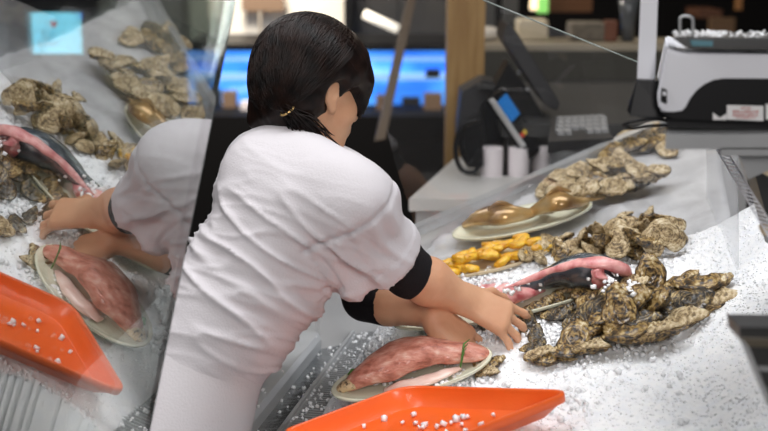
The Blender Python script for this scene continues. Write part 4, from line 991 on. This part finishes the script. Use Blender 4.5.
# keyboard
kb = empty('keyboard', tp(580, 132), 'dark keyboard with pale grey keys on the grey counter', 'keyboard')
bm = bmesh.new(); q = [atz(548, 142, WZ + .03), atz(614, 138, WZ + .03), atz(598, 117, WZ + .03), atz(552, 117, WZ + .03)]; prism(bm, q, (0, 0, -.03)); obj('keyboard_body', bm, M['charcoal'], kb, smooth=False)
ex, ey = (q[1] - q[0]), (q[3] - q[0])
for i in range(7):
    for j in range(4):
        if j == 0 and i in (2, 3): continue
        p = q[0] + ex * (.16 + .115 * i) * (1 - .0 * j) + ey * (.28 + .17 * j); bm = bmesh.new(); box(bm, p + Vector((0, 0, .005)), (ex.length * .09, ey.length * .13, .01)); obj('key', bm, M['key'], kb, smooth=False)
# card terminal
ctm = empty('card_terminal', tp(515, 160), 'slanted card terminal with a blue screen and coloured keys', 'card reader')
F = frame(tp(490, 99, -.10), (tp(530, 158, -.10) - tp(490, 99, -.10)).normalized(), Vector((0, 0, 0)), Vector((0, 0, 1)))
X = (tp(533, 158, -.10) - tp(492, 98, -.10)); Lx = X.length; X.normalize(); Yv = Vector((.55, .75, .35)); Yv = (Yv - X * Yv.dot(X)).normalized(); Zv = X.cross(Yv)
if Zv.dot(EYE - tp(510, 130)) < 0: Zv = -Zv
F = frame(tp(492, 98, -.10), X, Yv, Zv); Rm = F.to_3x3()
def cb(name, x, y, z, sx, sy, sz, m): bm = bmesh.new(); box(bm, F @ Vector((x, y, z)), (sx, sy, sz), Rm, .002 if sz > .01 else 0); return obj(name, bm, m, ctm, smooth=False)
cb('terminal_body', Lx / 2, .035, -.014, Lx, .075, .028, M['black']); cb('side_trim', Lx * .40, -.004, -.002, Lx * .80, .005, .02, M['offwhite'])
cb('terminal_screen', Lx * .26, .036, .001, Lx * .34, .056, .003, M['term_blue'])
for i, cname in enumerate(('scr_red', 'warm_glow', 'green_glow')): cb('coloured_key', Lx * .66, .016 + .018 * i, .002, .014, .013, .004, mat('key_' + cname, ((.7, .08, .05), (.8, .55, .08), (.1, .5, .1))[i], .5))
for i in range(9): cb('number_key', Lx * (.50 + .045 * (i // 3)), .016 + .018 * (i % 3), .002, .009, .012, .004, M['grey'])
# coiled cables left of the till
for k, (pp_, lab) in enumerate((([(478, 120), (464, 124), (457, 138), (456, 156), (462, 170), (474, 172), (482, 160)], 'thick black cable looping down beside the till, outer loop'), ([(480, 112), (468, 120), (461, 134), (462, 152), (470, 164), (480, 150)], 'thick black cable beside the till, inner loop'))):
    bm = bmesh.new(); tube(bm, wpath([tp(x, y, -.18 + .03 * k) for x, y in pp_], 6), .007, 8); tag(obj('black_cable', bm, M['black']), lab, 'cable')
bm = bmesh.new(); prism(bm, [tp(462, 128, -.12), tp(482, 122, -.12), tp(484, 168, -.12), tp(466, 168, -.12)], (0, .10, 0)); bmesh.ops.bevel(bm, geom=list(bm.edges), offset=.006, segments=2, affect='EDGES'); tag(obj('power_box', bm, M['black'], smooth=False), 'black power box standing within the cable loops on the pale counter', 'box')
# wood column
a = pos(464, 100, 4.25); bm = bmesh.new(); box(bm, (a.x, a.y, 1.6), (.130, .12, 3.2)); tag(obj('wooden_column', bm, M['wood'], smooth=False), 'square honey-coloured wooden column rising behind the pale counter', 'column')

# ================================================================ FAR BACKGROUND
def far_q(name, px0, py0, px1, py1, D, dep, m, parent=None):
    """a box filling the pixel span px0..px1, py0..py1 at depth D, with real thickness dep"""
    o0 = pos((px0 + px1) / 2, (py0 + py1) / 2, D); A = atp(px0, py0, o0, (0, 1, 0)); B = atp(px1, py1, o0, (0, 1, 0))
    bm = bmesh.new(); box(bm, ((A.x + B.x) / 2, o0.y + dep / 2, (A.z + B.z) / 2), (B.x - A.x, dep, A.z - B.z)); return obj(name, bm, m, parent, smooth=False)
fr = empty('chilled_cabinet', pos(330, 190, 6.5), 'long blue-lit chilled display cabinet at the back, behind the worker', 'chiller')
far_q('cabinet_top', 186, 44, 450, 51, 6.45, .7, M['black'], fr)
bz = pos(320, 200, 6.6)
far_q('lit_back', 188, 50, 452, 116, 6.75, .05, M['blue_glow'], fr)
far_q('cabinet_base', 100, 116, 452, 300, 6.45, .7, M['bg_dark'], fr)
far_q('pale_shelf', 190, 75, 452, 80, 6.62, .15, M['blue_pale'], fr)
far_q('pale_shelf', 190, 58, 452, 61, 6.66, .10, M['blue_pale'], fr)
for y in (124, 150, 166, 186): far_q('base_slat', 205, y, 452, y + 2, 6.43, .02, M['charcoal'], fr)
G6 = 'packs in the blue-lit cabinet'
for (x0, y0, x1, y1, m, lab) in ((222, 92, 236, 108, 'brownsign', 'brown box in the blue-lit cabinet just left of the worker'), (240, 102, 250, 112, 'paper', 'small white jar in the blue-lit cabinet next to the brown box'), (208, 90, 220, 106, 'charcoal', 'dark pack in the blue-lit cabinet at the edge of the front glass'),
                                 (196, 82, 207, 104, 'grey', 'grey pack in the blue-lit cabinet seen through the front glass'), (402, 98, 420, 106, 'charcoal', 'dark label tray in the blue-lit cabinet right of the worker'), (424, 94, 442, 110, 'brownsign', 'brown pack in the blue-lit cabinet beside the column'),
                                 (426, 70, 440, 78, 'charcoal', 'small dark pack on the upper blue shelf beside the column'), (376, 96, 392, 110, 'brownsign', 'brown pack in the blue-lit cabinet beside her forehead')):
    tag(far_q('shelf_pack', x0, y0, x1, y1, 6.55, .08, M[m]), lab, 'pack', G6)
struct('wall_1', bmesh.new(), M['cream'])
bpy.data.objects.remove(bpy.data.objects['wall_1'])
bk_ = tag(far_q('partition_wall', 186, -60, 344, 44, 7.3, .1, M['cream']), 'cream partition wall above the blue-lit cabinet behind her head', 'partition')
tag(far_q('brown_sign', 241, -12, 284, 11, 7.2, .03, M['brownsign']), 'brown board hung on the cream partition at the top edge', 'sign')
tag(far_q('wall_board', 186, -40, 209, 44, 7.25, .03, mat('greygreen', (.20, .21, .18), .7)), 'grey-green panel at the left end of the cream partition', 'panel')
tag(far_q('wall_trim', 258, 12, 262, 44, 7.22, .03, mat('trimgrey', (.35, .31, .26), .7)), 'thin grey upright strip on the cream partition', 'trim')
p = pos(215, 46, 6.6); bm = bmesh.new(); lathe(bm, p, [(.03, 0), (.032, .02), (.032, .11), (.020, .14), (.012, .15), (.012, .19)], 16)
tag(obj('glass_bottle', bm, mat('bottle', (.25, .27, .24), .2)), 'grey glass bottle with a dark cap on top of the chilled cabinet', 'bottle')
tag(far_q('black_post', 344, -60, 352, 44, 6.2, .05, M['black']), 'narrow black post just right of her head at the top edge', 'post')
tag(far_q('dark_shelving', 352, -60, 446, 46, 7.6, .3, mat('shelving', (.010, .010, .012), .6, nscale=5, col2=(.03, .027, .024))), 'dim dark shelving between the black post and the wooden column', 'shelving')
a, b = pos(413, -8, 5.0), pos(380, 140, 4.4)
bm = bmesh.new(); sd = camdir(1, .22, 0) * .020; prism(bm, [a - sd, a + sd, b + sd, b - sd], (0, .04, 0)); tag(obj('bronze_strut', bm, mat('bronze', (.05, .03, .016), .4, .3), smooth=False), 'slanting bronze-brown strut between her face and the wooden column', 'strut')
a, b = pos(364, 14, 6.0), pos(398, 29, 6.0); bm = bmesh.new(); tube(bm, [a, b], .022, 10); tl_ = tag(obj('tube_lamp', bm, M['tube_glow']), 'short bright tube lamp slanting above and right of her head', 'lamp')
bm = bmesh.new(); tube(bm, [a, Vector((a.x, a.y, 3.2))], .004, 6); obj('hanging_wire', bm, M['black'], tl_)
bm = bmesh.new(); tube(bm, [b, Vector((b.x, b.y, 3.2))], .004, 6); obj('hanging_wire', bm, M['black'], tl_)
# clutter on and behind the ledge
LZ = z1 + .024
def ledge_item(name, px0, px1, h, D, dep, m, lab, cat):
    a = pos((px0 + px1) / 2, 46, D); wd = (px1 - px0) * D / FP; bm = bmesh.new(); box(bm, (a.x, a.y, LZ + h / 2 + .001), (wd, dep, h), None, min(wd, dep, h) * .12)
    return tag(obj(name, bm, M[m] if isinstance(m, str) else m, smooth=False), lab, cat)
bsk = mat('wicker', (.10, .085, .065), .7, nscale=30, col2=(.20, .17, .13))
ledge_item('wicker_basket', 568, 603, .075, 4.95, .14, bsk, 'grey-brown basket on the ledge behind the glass edge', 'basket')
ledge_item('white_box', 516, 546, .085, 4.98, .12, mat('cardbox', (.60, .52, .37), .6), 'cream cardboard box on the ledge above the tilted monitor', 'box')
ledge_item('orange_jar', 603, 616, .085, 4.90, .05, mat('orange_jar', (.14, .045, .02), .5), 'small red-orange jar on the ledge right of the basket', 'jar')
p = pos(495, 46, 4.6); bm = bmesh.new(); bmesh.ops.create_uvsphere(bm, u_segments=20, v_segments=12, radius=1, matrix=Matrix.Translation((p.x, 4.95, LZ + .030)) @ Matrix.Diagonal((.055, .05, .030, 1)))
tag(obj('white_bowl', bm, mat('bowlwhite', (.6, .56, .5), .3)), 'upturned whitish bowl on the ledge left of the tilted monitor', 'bowl')
p = pos(628, 42, 4.9); bm = bmesh.new(); lathe(bm, (p.x, 4.95, LZ + .001), [(.026, 0), (.028, .07), (.032, .10), (.045, .17), (.040, .17), (.02, .08)], 20); tag(obj('clear_beaker', bm, mat('beaker', (.09, .095, .10), .2)), 'greyish clear beaker on the ledge left of the scale mast', 'beaker')
tag(far_q('orange_crate', 550, -14, 592, 12, 6.2, .3, mat('crate', (.12, .045, .012), .6)), 'dim orange-brown crate in the dark background at the top edge', 'crate')
tag(far_q('green_sign', 538, -4, 548, 13, 6.0, .03, M['green_glow']), 'small lit green sign at the top edge', 'sign')
tag(far_q('white_sign', 531, -4, 537.5, 10, 6.0, .03, M['warm_glow']), 'small lit white sign left of the green one', 'sign')
tag(far_q('grey_pipe', 507, -200, 518, 24, 6.0, .06, M['grey']), 'grey upright pipe at the top edge above the monitor', 'pipe')
tag(far_q('pale_tube', 490, -200, 495, 28, 6.0, .04, M['grey']), 'thin grey tube left of the upright pipe', 'tube')
stl = tag(far_q('brown_stool', 700, 10, 722, 18, 6.5, .3, mat('stool', (.10, .04, .02), .6)), 'dim reddish-brown stool-like object on one post in the dark behind the scale', 'stool')
far_q('stool_leg', 711, 18, 716, 318, 6.6, .05, mat('stoolpost', (.14, .08, .04), .6), stl)
tag(far_q('orange_bottle', 738, -4, 742, 10, 6.5, .05, mat('obottle', (.3, .14, .05), .5)), 'thin orange-brown bottle in the dark at the top right', 'bottle')
# left, seen through the front glass
scr = empty('wall_screen', pos(56, 34, 4.6), 'glowing cyan screen seen through the front glass at the upper left', 'screen')
far_q('bezel', 27, 8, 86, 59, 4.6, .04, M['black'], scr); far_q('display', 31, 13, 82, 54, 4.58, .02, M['scr_cyan'], scr)
far_q('title_bar', 31, 13, 82, 17, 4.575, .008, M['scr_blue'], scr); far_q('title_wave', 62, 16, 82, 19, 4.574, .008, M['scr_blue'], scr)
S_ = pos(54, 24, 4.572)
bm = bmesh.new(); lathe(bm, S_, [(.008, -.003), (.013, -.002), (.013, .002), (.008, .003)], 16, Matrix.Rotation(math.pi / 2, 3, 'X')); obj('red_mark', bm, M['scr_red'], scr)
bm = bmesh.new(); S_ = pos(48, 34, 4.572); tube(bm, [S_ + Vector((math.cos(a) * .020, 0, math.sin(a) * .017)) for a in (math.pi * (.6 + 1.5 * k / 14) for k in range(15))], .0035, 6); tube(bm, [S_ + Vector((-.005, 0, .0)), S_ + Vector((.006, 0, .012)), S_ + Vector((.004, 0, -.006))], .0028, 5); obj('line_mark', bm, M['scr_grey'], scr)
far_q('text_row', 38, 42, 60, 43.2, 4.572, .004, M['scr_grey'], scr); far_q('text_row', 38, 45, 56, 45.8, 4.572, .004, M['scr_grey'], scr)
tag(far_q('redbrown_pillar', -60, -60, 18, 330, 4.2, .12, M['redbrown']), 'dark red-brown pillar seen through the front glass at the left edge', 'pillar')
tag(far_q('grey_cabinet', 96, -60, 186, 130, 7.0, .3, mat('dimgrey', (.05, .05, .05), .7, nscale=3, col2=(.10, .10, .095))), 'dim grey cabinet seen through the front glass left of the chilled cabinet', 'cabinet')
